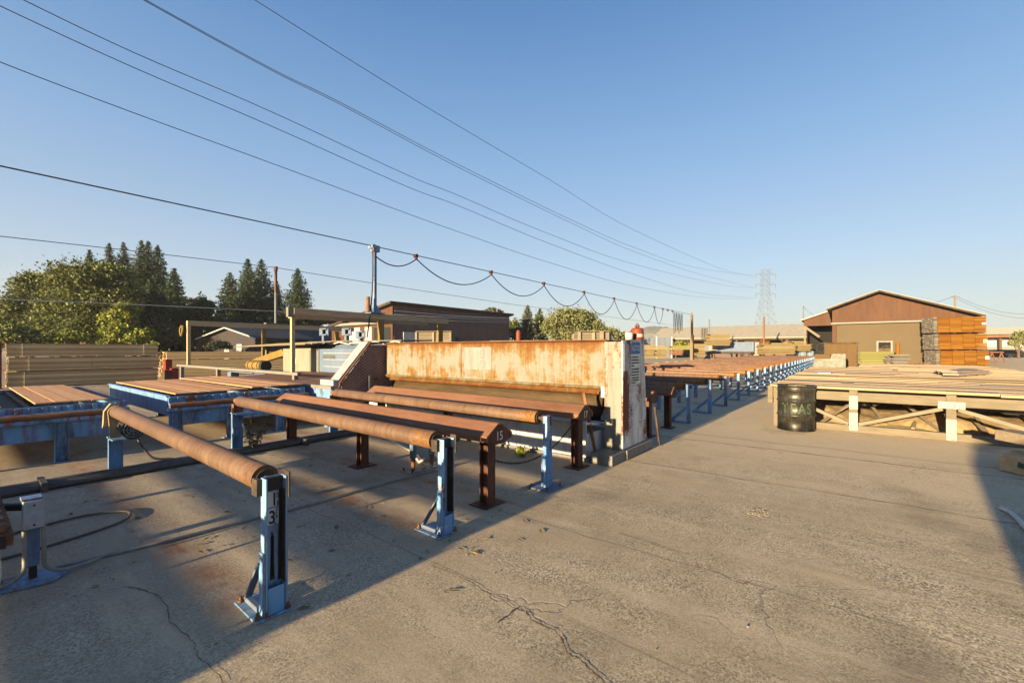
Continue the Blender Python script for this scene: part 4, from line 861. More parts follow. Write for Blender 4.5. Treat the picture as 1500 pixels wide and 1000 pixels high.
for v, z0, z1, w in ((-.05, .04, .36, .062), (-.05, .42, .66, .062), (-1.30, .02, .36, .062), (-1.30, .53, .645, .16)):
    m = MB(); m.box(PU0-.052, PU0-.047, v-w, v+w, z0, z1); m.build('nail_plate', 'nail_plate', t)
for (v0, z0, v1, z1) in ((.62, .42, .02, .15), (-.12, .15, -1.2, .52), (-1.38, .52, -2.55, .14), (1.05, .5, .66, .40)):
    m = MB(); m.bar((PU0+.0, v0, z0), (PU0+.0, v1, z1), .06, .085, (1, 0, 0)); m.build('brace', 'brace_wood', t, .006)
m = MB()
for k in range(16):
    a = Vector((10.4+random.random()*1.6, random.uniform(-3, .9), .02)); b_ = a+Vector((random.uniform(.3, 1.3), random.uniform(-.7, .7), random.uniform(.1, .45))); m.bar(a, b_, .05, .03)
m.build('loose_lath', 'deck_wood', t)
# earth heaped under the platform
c = MB(); n = 40; vs = []; fs = []
for i in range(n+1):
    for j in range(13):
        v = .9-5.2*i/n; uu = 11.1+.35*math.sin(i*.6)+j*.2; hh = .25*(1-math.exp(-j*.55))*(.75+.3*math.sin(i*.37+1)+.15*math.sin(i*1.3+j))
        vs.append((uu, v, .002+max(0, hh)+random.uniform(0, .015) if j else -.01))
for i in range(n):
    for j in range(12): fs.append((i*13+j, i*13+j+1, (i+1)*13+j+1, (i+1)*13+j))
c.add(vs, fs, True); o = c.build('earth', 'dirt_pile'); tag(o, None, None, None, 'structure')
# things lying on the platform
c = MB(); a = gp(1350, 556, PZ+.012); c.bar((13.4, .2, PZ+.03), (13.3, -3.9, PZ+.03), .09, .03); single(c, 'loose_board', 'pale_lumber', 'long pale loose board lying across the platform', 'board', bevel=.004)
c = MB(); c.add([(15.2, .72, PZ+.018), (15.2, .45, PZ+.022), (15.9, .4, PZ+.02), (15.85, .75, PZ+.03)], [(0, 1, 2, 3)]); c.f = c.f; c.prism([(15.2, .72), (15.25, .43), (15.9, .4), (15.8, .75)], 'z', PZ+.014, PZ+.026)
c.v = c.v[4:]; c.f = [tuple(i-4 for i in f) for f in c.f[1:]]; c.sm = c.sm[1:]
single(c, 'sheet_scrap', 'galvanised', 'pale grey sheet scrap lying near the left edge of the platform', 'scrap')
t = thing('plywood_box', 'tall plywood box with dark edge strips standing on the far end of the platform', 'box', (22.6, .3, PZ))
BZ = PZ+.013
a, b_ = gp(1204, 537, BZ), gp(1258, 536, BZ); uu = 22.0
m = MB(); y0, y1 = onu(1257, 530, uu).y, onu(1207, 530, uu).y; zt = onu(1230, 503, uu).z
m.box(uu, uu+1.1, y0, y1, BZ, zt); m.build('plywood_sheet', 'plywood', t, .01)
m = MB(); m.box(uu-.05, uu+1.2, y0-.05, y1+.12, zt+.001, zt+.045); m.build('lid', 'black_rust', t, .005)
m = MB(); m.box(uu-.02, uu-.002, y0-.0, y0+.05, BZ, zt-.003); m.box(uu-.02, uu-.002, y1-.05, y1, BZ, zt-.003); m.build('edge_strip', 'black_rust', t)
m = MB(); m.tube(spline([(uu+.2, y1+.02, zt-.1), (uu+.2, y1+.2, zt), (uu+.2, y1+.25, zt-.3), (uu+.2, y1+.05, zt-.35)], 4), .025, 6); m.build('wire_loop', 'black_rubber', t)
t = thing('concrete_block', 'L shaped pale concrete block left of the plywood box', 'block', (20.5, .6, PZ))
uu = 19.8; y0, y1 = onu(1239, 530, uu).y, onu(1192, 530, uu).y; zt = onu(1230, 518, uu).z
m = MB(); m.prism([(y1, BZ), (y1, BZ+.33), (y0+.45, BZ+.33), (y0+.42, zt), (y0, zt), (y0, BZ)], 'x', uu, uu+.7); m.build('block_body', 'concrete', t, .015)
m = MB(); m.prism([(y1-.02, BZ+.335), (y1-.02, zt-.02), (y0+.46, zt-.02), (y0+.46, BZ+.335)], 'x', uu+.15, uu+.65); m.build('wood_fill', 'plywood', t)
# ------------------------------------------------------------------ lumber bundles
def bundle(name, P0, ax, L, D_, Hh, th, bw, mat, label, group=None, jit=.02, straps=(), tagspot=None, sticker=True, cat='lumber', endmat=None):
    # boards run along unit vector ax from P0; depth goes to the left of ax
    ax = Vector(ax).normalized(); nb = Vector((-ax.y, ax.x, 0)); P0 = Vector(P0)
    t = thing(name, label, cat, tuple(P0), group); m = MB(); z = .035 if sticker else 0
    rows = max(1, round((Hh-z)/th)); th = (Hh-z)/rows; cols = max(1, int(D_/bw))
    for r_ in range(rows):
        for c_ in range(cols):
            if 0 < r_ < rows-1 and 0 < c_ < cols-1: continue
            s_ = random.uniform(-jit, jit); e_ = random.uniform(-jit, jit); q = random.uniform(-.006, .006)
            a = P0+nb*(c_*bw+bw/2+q)+ax*s_+Vector((0, 0, z+r_*th+th/2)); m.bar(a, a+ax*(L+e_-s_), bw*.96, th*.9)
    m.build('boards', mat, t)
    if sticker:
        m = MB()
        for f in (.06, .35, .65, .94): q = P0+ax*L*f+Vector((0, 0, .0175)); m.bar(q, q+nb*D_, .09, .033)
        m.build('sticker', 'pale_lumber', t)
    for f in straps:
        q = P0+ax*L*f-nb*.006; m = MB(); m.bar(q+Vector((0, 0, z)), q+Vector((0, 0, Hh)), .035, .004, ax); m.build('strap', 'galvanised', t)
    if tagspot:
        q = P0+ax*L*tagspot[0]-nb*.012+Vector((0, 0, Hh*tagspot[1])); m = MB(); m.bar(q, q+ax*.32, .006, .26); m.build('paper_tag', 'white_panel', t)
    return t
# left wall of grey brown lumber
A = Vector((1.38, 25.3, 0)); ax = Vector((1, -.03, 0))
zz = 0
for k, (h_, off, lb, st) in enumerate([(.62, 0, 'grey brown lumber bundle, bottom of the tall stack at the left edge', (.1,)), (.55, .03, 'grey brown lumber bundle, middle of the tall stack at the left edge', (.12, .5, .85)), (.54, 0, 'reddish brown strapped lumber bundle on top of the tall left stack', (.09, .89))]):
    bundle('lumber_bundle', A+Vector((off, 0, zz)), ax, 4.55, 1.2, h_, .052, .15, 'grey_lumber', lb, 'lumber bundles of the left wall', .02, st); zz += h_
t = thing('stack_post', 'dark red steel post at the left end of the tall lumber stack', 'post', (1.2, 25.2, 0))
m = MB(); m.box(1.13, 1.25, 25.1, 25.25, .003, 1.78); m.build('post_shaft', 'red_paint', t); m = MB(); m.box(1.05, 1.33, 25.0, 25.3, .003, .02); m.build('base_plate', 'red_paint', t)
B = at(236, 552, 23); B.z = 0; zz = 0
for k, (h_, L, lb) in enumerate([(.50, 6.2, 'weathered lumber bundle, bottom of the low stack behind the red posts'), (.42, 6.4, 'weathered lumber bundle, middle of the low stack behind the red posts'), (.42, 5.6, 'weathered lumber bundle, top of the low stack behind the red posts')]):
    bundle('lumber_bundle', B+Vector((.1*k, 0, zz)), (1, -.12, 0), L, 1.1, h_, .055, .15, 'grey_lumber', lb, 'lumber bundles of the left wall', .05); zz += h_
# red posts
for k, (px, y0, y1, lb) in enumerate([(246, 527, 550, 'tall dark red steel post behind the middle board deck'), (255, 540, 556, 'short red steel post right of the tall one'), (245, 543, 557, 'rusty dark red stub post in front of the tall red one')]):
    d = (20, 18.5, 17.5)[k]; p = at(px, y1, d); z1 = at(px, y0, d).z; t = thing('red_post', lb, 'post', (p.x, p.y, 0))
    m = MB(); w = .13; m.box(p.x-w, p.x+w, p.y-w, p.y+w, .003, z1); m.build('post_shaft', 'red_paint' if k < 2 else 'post_rust', t, .02)
    m = MB(); m.box(p.x-w+.01, p.x+w-.01, p.y-w+.01, p.y+w-.01, z1+.001, z1+.03); m.build('post_cap', 'red_paint', t)
# orange stack by the big shed
P = at(1377, 520, 38.3); KS = 1.12; ax = Vector((RT[0], RT[1], 0)); ax = Vector((.42, -.9, 0)).normalized()
zz = 0
for k, (h_, dx, lb) in enumerate([(1.37, 0, 'bright orange lumber bundle, bottom of the tall stack before the big shed'), (1.48, -.12, 'bright orange lumber bundle, middle of the tall stack before the big shed'), (1.43, -.2, 'bright orange lumber bundle, top of the tall stack before the big shed')]):
    Q = Vector((P.x, P.y, 0))+ax*dx+Vector((0, 0, zz)); t = thing('lumber_bundle', lb, 'lumber', tuple(Q), 'orange lumber bundles'); nb = Vector((-ax.y, ax.x, 0))
    m = MB(); me_ = MB()
    for c_ in range(4):
        for r_ in range(int((h_-.08)/.075)):
            s_ = random.uniform(-.03, .03)
            a = Q+ax*(.05+c_*.88)+nb*(.0+s_)+Vector((0, 0, .08+r_*.075+.037)); m.bar(a, a+ax*.765, 1.2, .066, (0, 0, 1)) if False else m.bar(a+ax*.42, a+ax*.42+nb*1.6, .845, .066)
    m.build('boards', 'orange_lumber', t)
    for r_ in range(int((h_-.08)/.075)):
        for c_ in range(8):
            e_ = random.uniform(-.05, .03); a = Q-ax*(.0+e_)+nb*(.1+c_*.19)+Vector((0, 0, .08+r_*.075+.037)); me_.bar(a, a-ax*.30, .16, .06)
    me_.build('board_ends', 'grey_board_end', t)
    m = MB()
    for f in (.1, 1.3, 2.4, 3.4): m.bar(Q+ax*f+Vector((0, 0, .035)), Q+ax*f+nb*1.6+Vector((0, 0, .035)), .1, .068)
    m.build('sticker', 'black_rust' if k else 'pale_lumber', t)
    m = MB(); a = Q+ax*(3.25-.02*k)-nb*.02+Vector((0, 0, h_*.55)); m.bar(a, a+ax*.3, .006, .3); m.build('paper_tag', 'white_panel', t); zz += h_
# yellow bundle and small piles behind the platform
uu = 30
def pile(px0, px1, py0, py1, d, mat, name, label, th=.1, dep=1.2, cat='lumber', group=None):
    a = at(px0, py1, d); b_ = at(px1, py1, d); h_ = at(px0, py0, d).z-max(a.z, 0); a.z = max(0, a.z); b_.z = a.z
    return bundle(name, a, b_-a, (b_-a).length, dep, h_, th, .2, mat, label, group, .14, (), None, False, cat)
pile(1262, 1311, 515, 533, 32, 'yellow_lumber', 'lumber_bundle', 'yellow green lumber bundle in front of the tan shed wall', .18, 1.2)
pile(1310, 1331, 519, 534, 31, 'grey_board_end', 'board_pile', 'low pile of grey boards right of the yellow bundle', .07, .9)
c = MB(); p = at(1345, 534, 31); p.z = 0
for k in range(40): q = p+Vector((random.gauss(0, .4), random.gauss(0, .4), .05+.3*random.random())); c.bar(q, q+Vector((random.gauss(0, .3), random.gauss(0, .3), random.uniform(-.1, .3))), .1, .04)
single(c, 'scrap_heap', 'plate_rust', 'small brown scrap heap between the grey boards and the orange stack', 'scrap')
t = thing('orange_bollard', 'short orange post in front of the tan shed wall', 'bollard', tuple(at(1315, 520, 40)))
p = at(1315, 532, 38); m = MB(); m.cyl((p.x, p.y, 0), (p.x, p.y, 1.9), .14, 10); m.build('post_shaft', 'orange_lumber', t); m = MB(); m.cyl((p.x, p.y, 1.9), (p.x, p.y, 1.98), .15, 10); m.build('post_cap', 'orange_paint', t)
c = MB()
for k in range(7): a = gp(1378+k*3, 548+k*.8, PZ)+Vector((0, 0, .06)); c.bar(a+Vector((k*.05, 0, .03*(k % 3))), gp(1418+k*4, 545+k*.6, PZ)+Vector((0, 0, .06+.03*(k % 2))), .3, .05)
single(c, 'board_pile', 'dropped_board', 'grey brown boards dropped on the platform before the orange stack', 'boards')
c = MB()
for k in range(6): a = gp(1440+k*2, 541+k*1.1, .05); c.bar(a, gp(1490-k*4, 543+k*1.2, .05)+Vector((0, 0, .05*(k % 2))), .22, .06)
c.v = [(x, y, z+.0) for x, y, z in c.v]; single(c, 'board_pile', 'orange_lumber', 'scattered orange boards on the ground right of the orange stack', 'boards')
t = thing('saw_horse', 'rusty red sawhorse standing right of the orange stack', 'sawhorse', tuple(gp(1460, 532)))
p = gp(1460, 531.5); R = Vector((RT[0], RT[1], 0))
m = MB(); m.bar(p-R*.7+Vector((0, 0, 1.15)), p+R*.7+Vector((0, 0, 1.15)), .12); m.build('top_bar', 'plate_rust', t); m = MB()
for s_ in (-1, 1):
    for f_ in (-1, 1): m.bar(p+R*.5*s_+Vector((0, 0, 1.1)), p+R*(.5*s_+.45*f_), .08)
m.build('legs', 'plate_rust', t)
# timbers at the right edge, hose
t = thing('timber_beam', 'heavy grey timber with a green paint mark lying at the right edge', 'timber', (7.8, -1.6, 0))
d_ = Vector((-.50, -.866, 0))
a = Vector((8.02, -1.53, .11)); m = MB(); m.bar(a, a+Vector((-1.2, -1.3, 0)), .24, .21); m.build('timber', 'gantry_wood_shade', t, .012)
n_ = Vector((-1.3, 1.2, 0)).normalized(); q = a+Vector((-.12, -.13, 0))+n_*.1215; w_ = Vector((-1.2, -1.3, 0)).normalized(); m = MB(); m.add([q+Vector((0, 0, -.02)), q+w_*.07+Vector((0, 0, -.03)), q+w_*.08+Vector((0, 0, .03)), q+w_*.01+Vector((0, 0, .05))], [(0, 1, 2, 3)]); m.build('paint_mark', 'drum_green', t)
t = thing('timber_beam', 'upper squared timber at the right edge resting above the marked one', 'timber', (8.0, -1.6, .25))
a = Vector((8.36, -1.56, .40)); m = MB(); m.bar(a, a+Vector((-1.3, -1.5, -.12)), .26, .13); m.build('timber', 'deck_wood', t, .01)  # darker wood stands in for shade on this timber
m = MB(); m.bar(a+Vector((.1, -.25, -.11)), a+Vector((-.2, -.75, -.14)), .1, .09); m.bar(a+Vector((.02, -.1, -.3)), a+Vector((-.3, -.46, -.3)), .12, .2); m.build('bearer', 'gantry_wood_shade', t)
c = MB(); c.tube(spline([gp(1466, 744, .02), gp(1480, 750, .02), gp(1493, 762, .02), gp(1505, 775, .02), gp(1530, 790, .02)], 5), .02, 10); single(c, 'hose', 'pale_conduit', 'short pale hose lying in the shade at the right edge', 'hose')
# unseen van added behind the photographer, its profile shaped to cast the yard's shade
t = thing('shade_van', 'white panel van added behind the view to cast the shade on the yard at right', 'van', (-5, -1.9, 0))
m = MB(); yc = -1.76
prof = [(-1.12, .35), (-1.12, 1.06), (-1.02, 1.32), (-.86, 1.66), (-.62, 1.90), (-.4, 1.99), (.4, 1.99), (.62, 1.90), (.86, 1.66), (1.02, 1.32), (1.12, 1.06), (1.12, .35)]
m.prism([(yc-a, z) for a, z in prof], 'x', -7.4, -3.0); m.build('body', 'far_white', t, .05)
for uu in (-6.6, -3.8):
    for s_ in (-1, 1): m = MB(); m.tube([(uu, yc+s_*.82, .33), (uu, yc+s_*1.06, .33)], .33, 20); m.build('wheel', 'black_rubber', t)
m = MB(); m.box(-2.996, -2.985, yc-.7, yc+.7, 1.0, 1.5); m.build('rear_window', 'glass_dark', t)
# ------------------------------------------------------------------ big shed
SU = 56.0
t = thing('big_shed', 'big gabled shed with a brown corrugated gable over a tan wall', 'shed', (SU, -4, 0))
def sz(v): return 7.13-.385*abs(v+2.23)
vl, vr = 1.45, -9.0
m = MB(); m.prism([(vl, 4.12), (vl, sz(vl)), (-2.23, 7.13), (vr, sz(vr)), (vr, 4.12)], 'x', SU, SU+.15); m.build('gable_wall', 'brown_sheet', t)
m = MB(); m.box(SU+.15, SU+26, vl-.15, vl, 0, sz(vl)-.05); m.box(SU+.15, SU+26, vr, vr+.15, 0, sz(vr)-.05); m.box(SU-.0, SU+.2, vl-.35, vl, 0, 4.1); m.build('side_wall', 'brown_sheet', t)
m = MB(); m.box(SU+.35, SU+.5, vr+.15, vl-.35, 0, 4.6); m.build('tan_wall', 'tan_wall', t)
m = MB(); m.box(SU-.06, SU-.002, vr, vl+.1, 4.05, 4.2); m.build('lintel_board', 'far_white', t)
m = MB(); m.prism([(vl+.45, sz(vl+.45)), (-2.23, 7.13), (vr-.3, sz(vr-.3)), (vr-.3, sz(vr-.3)+.1), (-2.23, 7.24), (vl+.45, sz(vl+.45)+.1)], 'x', SU-1.0, SU+27); m.build('roof', 'roof_sheet', t)
m = MB(); m.prism([(vl+.46, sz(vl+.46)-.11), (-2.23, 7.02), (vr-.31, sz(vr-.31)-.11), (vr-.31, sz(vr-.31)+.055), (-2.23, 7.185), (vl+.46, sz(vl+.46)+.055)], 'x', SU-1.06, SU-1.004); m.build('fascia', 'black_rust', t)
p0 = onu(1287, 500, SU); p1 = onu(1305, 500, SU); z0, z1 = onu(1295, 515, SU).z, onu(1295, 499, SU).z
m = MB(); m.box(SU+.32, SU+.349, p1.y, p0.y, z0+.35, z1-.15); m.build('window_recess', 'dark_void', t)
m = MB(); m.box(SU+.28, SU+.348, p1.y-.15, p1.y-.003, z0, z1); m.box(SU+.28, SU+.348, p0.y+.003, p0.y+.15, z0, z1); m.box(SU+.28, SU+.348, p1.y, p0.y, z1-.147, z1-.02); m.build('window_frame', 'far_white', t)
m = MB()
for k in range(9): q_ = Vector((SU+.26, random.uniform(p1.y, p0.y), z0+.1+.05*k)); m.bar(q_, q_+Vector((.03, random.uniform(-.5, .5), random.uniform(-.1, .2))), .08, .05)
m.build('stored_boards', 'plywood', t)
m = MB(); z0 = onu(1340, 515, SU).z; z1 = onu(1340, 500, SU).z; ya, yb = onu(1362, 510, SU).y, onu(1318, 510, SU).y; m.box(SU+.32, SU+.345, ya, yb, z0, z1); m.build('wall_patch', 'tan_wall', t)
# lean-to on the left of the shed
t = thing('lean_to', 'dark open lean-to with a small brown gable left of the big shed', 'shed', (60, 3, 0))
m = MB(); m.prism([(1.5, 4.2), (1.5, 5.9), (4.3, 4.9), (4.3, 4.2)], 'x', 62.0, 62.1); m.build('gable_wall', 'brown_sheet', t)
m = MB(); m.prism([(1.5, 5.92), (1.5, 6.05), (4.6, 4.95), (4.6, 4.8)], 'x', 61.6, 75); m.build('roof', 'roof_sheet', t)
m = MB(); m.box(66, 66.1, 1.5, 4.3, 0, 4.6); m.build('back_wall', 'dark_void', t); m = MB(); m.box(61.9, 62.1, 4.1, 4.3, 0, 4.2); m.bar((62, 4.2, 4.1), (62, 2.8, 2.9), .15, .25); m.build('post', 'frame_wood', t)
# long shed
LU = 75.0
t = thing('long_shed', 'long low open shed with a pale corrugated roof behind the rollers', 'shed', (LU, 15, 0))
m = MB(); m.prism([(LU-.8, 3.12), (LU-.8, 3.25), (LU+5.5, 5.35), (LU+11.8, 3.25), (LU+11.8, 3.12), (LU+5.5, 5.2)], 'y', 3.6, 27.3); m.build('roof', 'roof_sheet', t)
m = MB(); m.box(LU-.6, LU-.45, 3.7, 27.2, 2.85, 3.1); m.build('eave_beam', 'black_rust', t)
for vv in np.linspace(3.9, 27, 8): m = MB(); m.box(LU-.6, LU-.38, vv-.12, vv+.12, 0, 2.85); m.bar((LU-.5, vv, 2.0), (LU-.5, vv+.8, 2.85), .12); m.build('post', 'post_rust', t)
m = MB(); m.box(LU+11, LU+11.1, 3.6, 27.3, 0, 3.2); m.build('back_wall', 'dark_sheet', t)
# lumber under and before the long shed
k = 0; LL = [('pale lumber bundle under the long shed, leftmost', 1040, 1068), ('pale lumber bundle under the long shed beside the leftmost', 1070, 1098), ('pale lumber bundle under the middle of the long shed', 1101, 1128), ('pale lumber bundle under the long shed right of its middle', 1131, 1160), ('pale lumber bundle under the right end of the long shed', 1163, 1186)]
for lb, x0, x1 in LL:
    pile(x0, x1, 499+(k % 2)*3, 514, 62+k*-1.0, ('pale_lumber', 'pale_lumber', 'orange_lumber', 'pale_lumber', 'pale_lumber')[k], 'lumber_bundle', lb, .16, 2, 'lumber', 'lumber under the long shed'); k += 1
for lb, x0, x1, y0, y1, d, mt in [('tall pale lumber bundle standing before the long shed at left', 1041, 1070, 489, 506, 52, 'pale_lumber'), ('wide tan lumber bundle left of the blue bins', 1119, 1165, 504, 519, 50, 'pale_lumber'), ('tan lumber bundle next to the lean-to', 1166, 1188, 504, 514, 51, 'pale_lumber'), ('yellow painted timber bundle behind the far cable post', 984, 1012, 506, 512, 48, 'yellow_lumber'), ('rough slab stack nearest the notice plate', 946, 960, 505, 524, 33, 'pale_lumber'), ('rough slab stack left of the far cable post', 961, 977, 506, 524, 33, 'pale_lumber'), ('brown crate load below the yellow timbers', 987, 1000, 512, 520, 47, 'plate_rust'), ('pale timber bundle between the far post and the white machine', 1014, 1034, 503, 521, 50, 'pale_lumber')]:
    pile(x0, x1, y0, y1, d, mt, 'lumber_bundle', lb, .09, 1.5)
# far white machine and blue bins
p = at(1034, 521, 56); t = thing('far_machine', 'far white and pale blue machine hood at the end of the rollers', 'machine', (p.x, p.y, 0))
a, b_ = at(1036, 519, 57), at(1108, 519, 52); m = MB(); m.bar(a+Vector((0, 0, 1.75-a.z)), b_+Vector((0, 0, 1.75-b_.z)), 1.4, 1.25); m.build('hood', 'pale_blue', t, .1)
m = MB(); m.bar(a.lerp(b_, .1)+Vector((0, 0, 1.8-a.z)), a.lerp(b_, .28)+Vector((0, 0, 1.8-a.z)), 1.46, 1.2); m.bar(a.lerp(b_, .42)+Vector((0, 0, 1.9-a.z)), a.lerp(b_, .52)+Vector((0, 0, 1.9-a.z)), 1.46, 1.0); m.build('cabinet', 'cream', t)
m = MB(); m.bar(a+Vector((0, 0, 1.0-a.z)), b_+Vector((0, 0, 1.0-b_.z)), 1.5, .2); m.build('base_beam', 'black_rust', t)
m = MB(); m.bar(b_+Vector((0, 0, 0-b_.z)), b_+Vector((0, 0, 2.3-b_.z)), .7, .7); m.bar(a+Vector((0, 0, 0-a.z)), a+Vector((0, 0, 1-a.z)), .6, .6); m.build('end_frame', 'dirty_white', t)
for k, (px, lb) in enumerate([(1163, 'blue bin at the far end of the rollers, leftmost of three'), (1174, 'blue bin at the far end of the rollers, middle one'), (1187, 'blue bin at the far end of the rollers, next to the concrete block')]):
    p = at(px, 523, 52); t = thing('blue_bin', lb, 'bin', (p.x, p.y, 0), 'blue bins at the far end')
    m = MB(); m.lathe((p.x, p.y, 0), [(.36, 0), (.40, .03), (.40, 1.1), (.43, 1.15), (.40, 1.2), (.3, 1.22)], 14); m.build('bin_body', 'blue_worn', t); m = MB(); m.lathe((p.x, p.y, 1.225), [(.34, 0), (.34, .06), (.1, .1)], 12); m.build('lid', 'pale_blue', t)
# poles
def pole(px, y0, y1, d, r_, mat, label, arm=None):
    p = at(px, y1, d); z1 = at(px, y0, d).z; t = thing('utility_pole', label, 'pole', (p.x, p.y, 0))
    m = MB(); m.cyl((p.x, p.y, 0), (p.x, p.y, z1), r_, 10, r_*.8); m.build('pole_shaft', mat, t)
    m = MB(); R = Vector((RT[0], RT[1], 0)); q = Vector((p.x, p.y, z1))
    if arm: m.bar(q-R*arm-Vector((0, 0, .3)), q+R*arm-Vector((0, 0, .3)), .12)
    else: m.cyl(q, q+Vector((0, 0, .12)), r_*.9, 8)
    m.build('pole_top', mat, t); return Vector((p.x, p.y, z1))
pole(1119, 465, 520, 56, .13, 'plate_rust', 'thin rusty pole in front of the right half of the long shed')
pole(1039, 469, 520, 58, .1, 'steel_far', 'thin grey pole in front of the left half of the long shed')
q1 = pole(1177, 449, 500, 110, .16, 'steel_far', 'distant grey pole left of the big shed', None)
q2 = pole(1399, 433, 470, 95, .2, 'frame_wood', 'wooden utility pole behind the right roof slope of the big shed', 1.0)
c = MB()
for k in range(4): x0 = at(1029+k*2.4, 480, 60); c.tube(spline([x0, x0-Vector((0, 0, 1.3)), x0-Vector((.1, 0, 2.0)), x0-Vector((.15, -.1, 1.2)), x0-Vector((.18, -.1, .1))], 4), .03, 5)
single(c, 'cable_coil', 'black_rubber', 'dark hanging bunch of cable in front of the long shed roof', 'cable')
c = MB(); c.tube(sagpts(q1, at(1200, 466, 80), .3), .03, 4); single(c, 'overhead_wire', 'wire', 'wire from the distant grey pole down to the big shed', 'wire')
for k, (a, b_, lb) in enumerate([(q2, at(1540, 455, 120), 'upper wire running right from the wooden utility pole'), (q2-Vector((0, 0, .5)), at(1540, 462, 120), 'lower wire running right from the wooden utility pole'), (q2, at(1330, 452, 70), 'wire running left from the wooden utility pole over the shed roof')]):
    c = MB(); c.tube(sagpts(a, b_, 2.2 if k < 2 else .3, 14), .03, 4); single(c, 'overhead_wire', 'wire', lb, 'wire')
# far right building, tree and parked cars
t = thing('flat_building', 'long white flat roofed building far right behind the shed', 'building', tuple(at(1440, 515, 95)))
a, b_ = at(1425, 513, 100), at(1560, 513, 88); a.z = b_.z = 0; bk = Vector((FW[0], FW[1], 0))
m = MB(); m.bar(a+Vector((0, 0, 5.4)), b_+Vector((0, 0, 5.4)), 6, 1.5); m.build('roof_fascia', 'far_white', t)
m = MB(); m.bar(a+Vector((0, 0, 4.3)), b_+Vector((0, 0, 4.3)), 5, .5); m.build('soffit', 'plate_rust', t)
m = MB(); m.bar(a+bk*3+Vector((0, 0, 2.2)), b_+bk*3+Vector((0, 0, 2.2)), .3, 4.4); m.build('wall', 'grey_box', t)
m = MB(); m.bar(a+bk*2+Vector((0, 0, 1.2)), b_+bk*2+Vector((0, 0, 1.2)), .3, 1.6); m.build('lower_wall', 'far_white', t)
for f in (.2, .5, .8): m = MB(); q = a.lerp(b_, f)-bk*2.2; m.box(q.x-.2, q.x+.2, q.y-.2, q.y+.2, 0, 4.1); m.build('column', 'plywood', t)
for k, (px, d, mt, lb) in enumerate([(1447, 80, 'motor_black', 'small dark parked car in front of the white flat building'), (1462, 82, 'house_wall', 'grey parked car right of the small dark one'), (1482, 78, 'black_rubber', 'black parked pickup under the tree at the right edge')]):
    p = at(px, 518, d); p.z = 0; t = thing('parked_car', lb, 'car', tuple(p), 'cars parked before the white building'); R = Vector((RT[0], RT[1], 0))
    m = MB(); m.prism([(-2.1, .3), (-2.1, .75), (-1.3, .85), (-.7, 1.35), (.8, 1.38), (1.4, .9), (2.1, .82), (2.1, .3)], 'y', -.8, .8); m.v = [tuple(p+R*x+bk*y+Vector((0, 0, z))) for x, y, z in m.v]; m.build('body', mt, t, .05)
    for s_ in (-1.3, 1.3): m = MB(); m.tube([p+R*s_-bk*.85+Vector((0, 0, .32)), p+R*s_+bk*.85+Vector((0, 0, .32))], .32, 12); m.build('wheel', 'black_rubber', t)
    m = MB(); m.prism([(-1.1, .92), (-.65, 1.28), (.75, 1.3), (1.15, .95)], 'y', -.82, .82); m.v = [tuple(p+R*x+bk*y+Vector((0, 0, z))) for x, y, z in m.v]; m.build('window', 'glass_dark', t)
# corrugated fence behind the slab stacks
t = thing('metal_fence', 'pale blue corrugated metal fence left of the long shed', 'fence', (60, 30, 0)); m = MB(); a, b_ = at(915, 512, 70), at(985, 512, 72); a.z = b_.z = 0
m.bar(a+Vector((0, 0, 1.7)), b_+Vector((0, 0, 1.7)), .1, 3.4); m.build('sheet', 'fence_sheet', t); m = MB()
for f in (.02, .34, .66, .98): q = a.lerp(b_, f)-bk*.12; m.box(q.x-.06, q.x+.06, q.y-.06, q.y+.06, 0, 3.5)
m.build('fence_post', 'galvanised', t)
# brown building behind the cover
DB = 43.6; P1 = at(575, 445, DB); u0 = P1.x; v0 = P1.y; zt = P1.z; u1 = onv(746, 461, v0).x; vL = onu(486, 480, u0).y; zl = onu(486, 480, u0).z
t = thing('brown_building', 'dark brown mono pitch building behind the cover machine', 'building', (u0, v0, 0))
m = MB(); m.prism([(v0, 0), (v0, zt-.12), (vL, zl-.12), (vL, 0)], 'x', u0, u0+.15); m.build('end_wall', 'brown_sheet', t)
m = MB(); m.box(u0+.15, u1, v0, v0+.15, 0, zt-.12); m.build('tall_wall', 'dark_sheet', t)
m = MB(); m.box(u0+.15, u1-.1, v0-.05, v0-.002, 0, zt*.47); m.build('lower_cladding', 'dark_sheet', t)
m = MB(); m.prism([(v0-.45, zt-.02), (v0-.45, zt+.22), (vL+.9, zl+.02), (vL+.9, zl-.2)], 'x', u0-.6, u1+.4); m.build('roof', 'black_rust', t)
m = MB(); zz = onu(530, 474, u0).z; m.box(u0-.4, u0-.002, v0+.1, vL-.5, zz-.15, zz+.12); m.build('canopy', 'far_white', t)
for (x0, x1) in ((512, 528), (535, 545)):
    m = MB(); ya, yb = onu(x1, 490, u0).y, onu(x0, 490, u0).y; m.box(u0-.06, u0-.002, ya, yb, .2, zz-.4); m.build('door', 'white_panel', t)
m = MB(); ya, yb = onu(572, 490, u0).y, onu(548, 490, u0).y; m.box(u0-.05, u0-.002, ya, yb, .2, zz-.5); m.build('window', 'glass_dark', t)
m = MB(); q = onv(590, 490, v0).x; m.box(q, q+1.9, v0-.14, v0-.052, .3, onv(590, 486, v0).z); m.build('loading_door', 'white_panel', t)
for k in range(3): m = MB(); a = onv(578, 457+k*5-2, v0-.6); b_ = onv(745, 468+k*3-2, v0-.6); m.tube(sagpts(a, b_, .1), .03, 4); m.build('service_wire', 'galvanised', t)
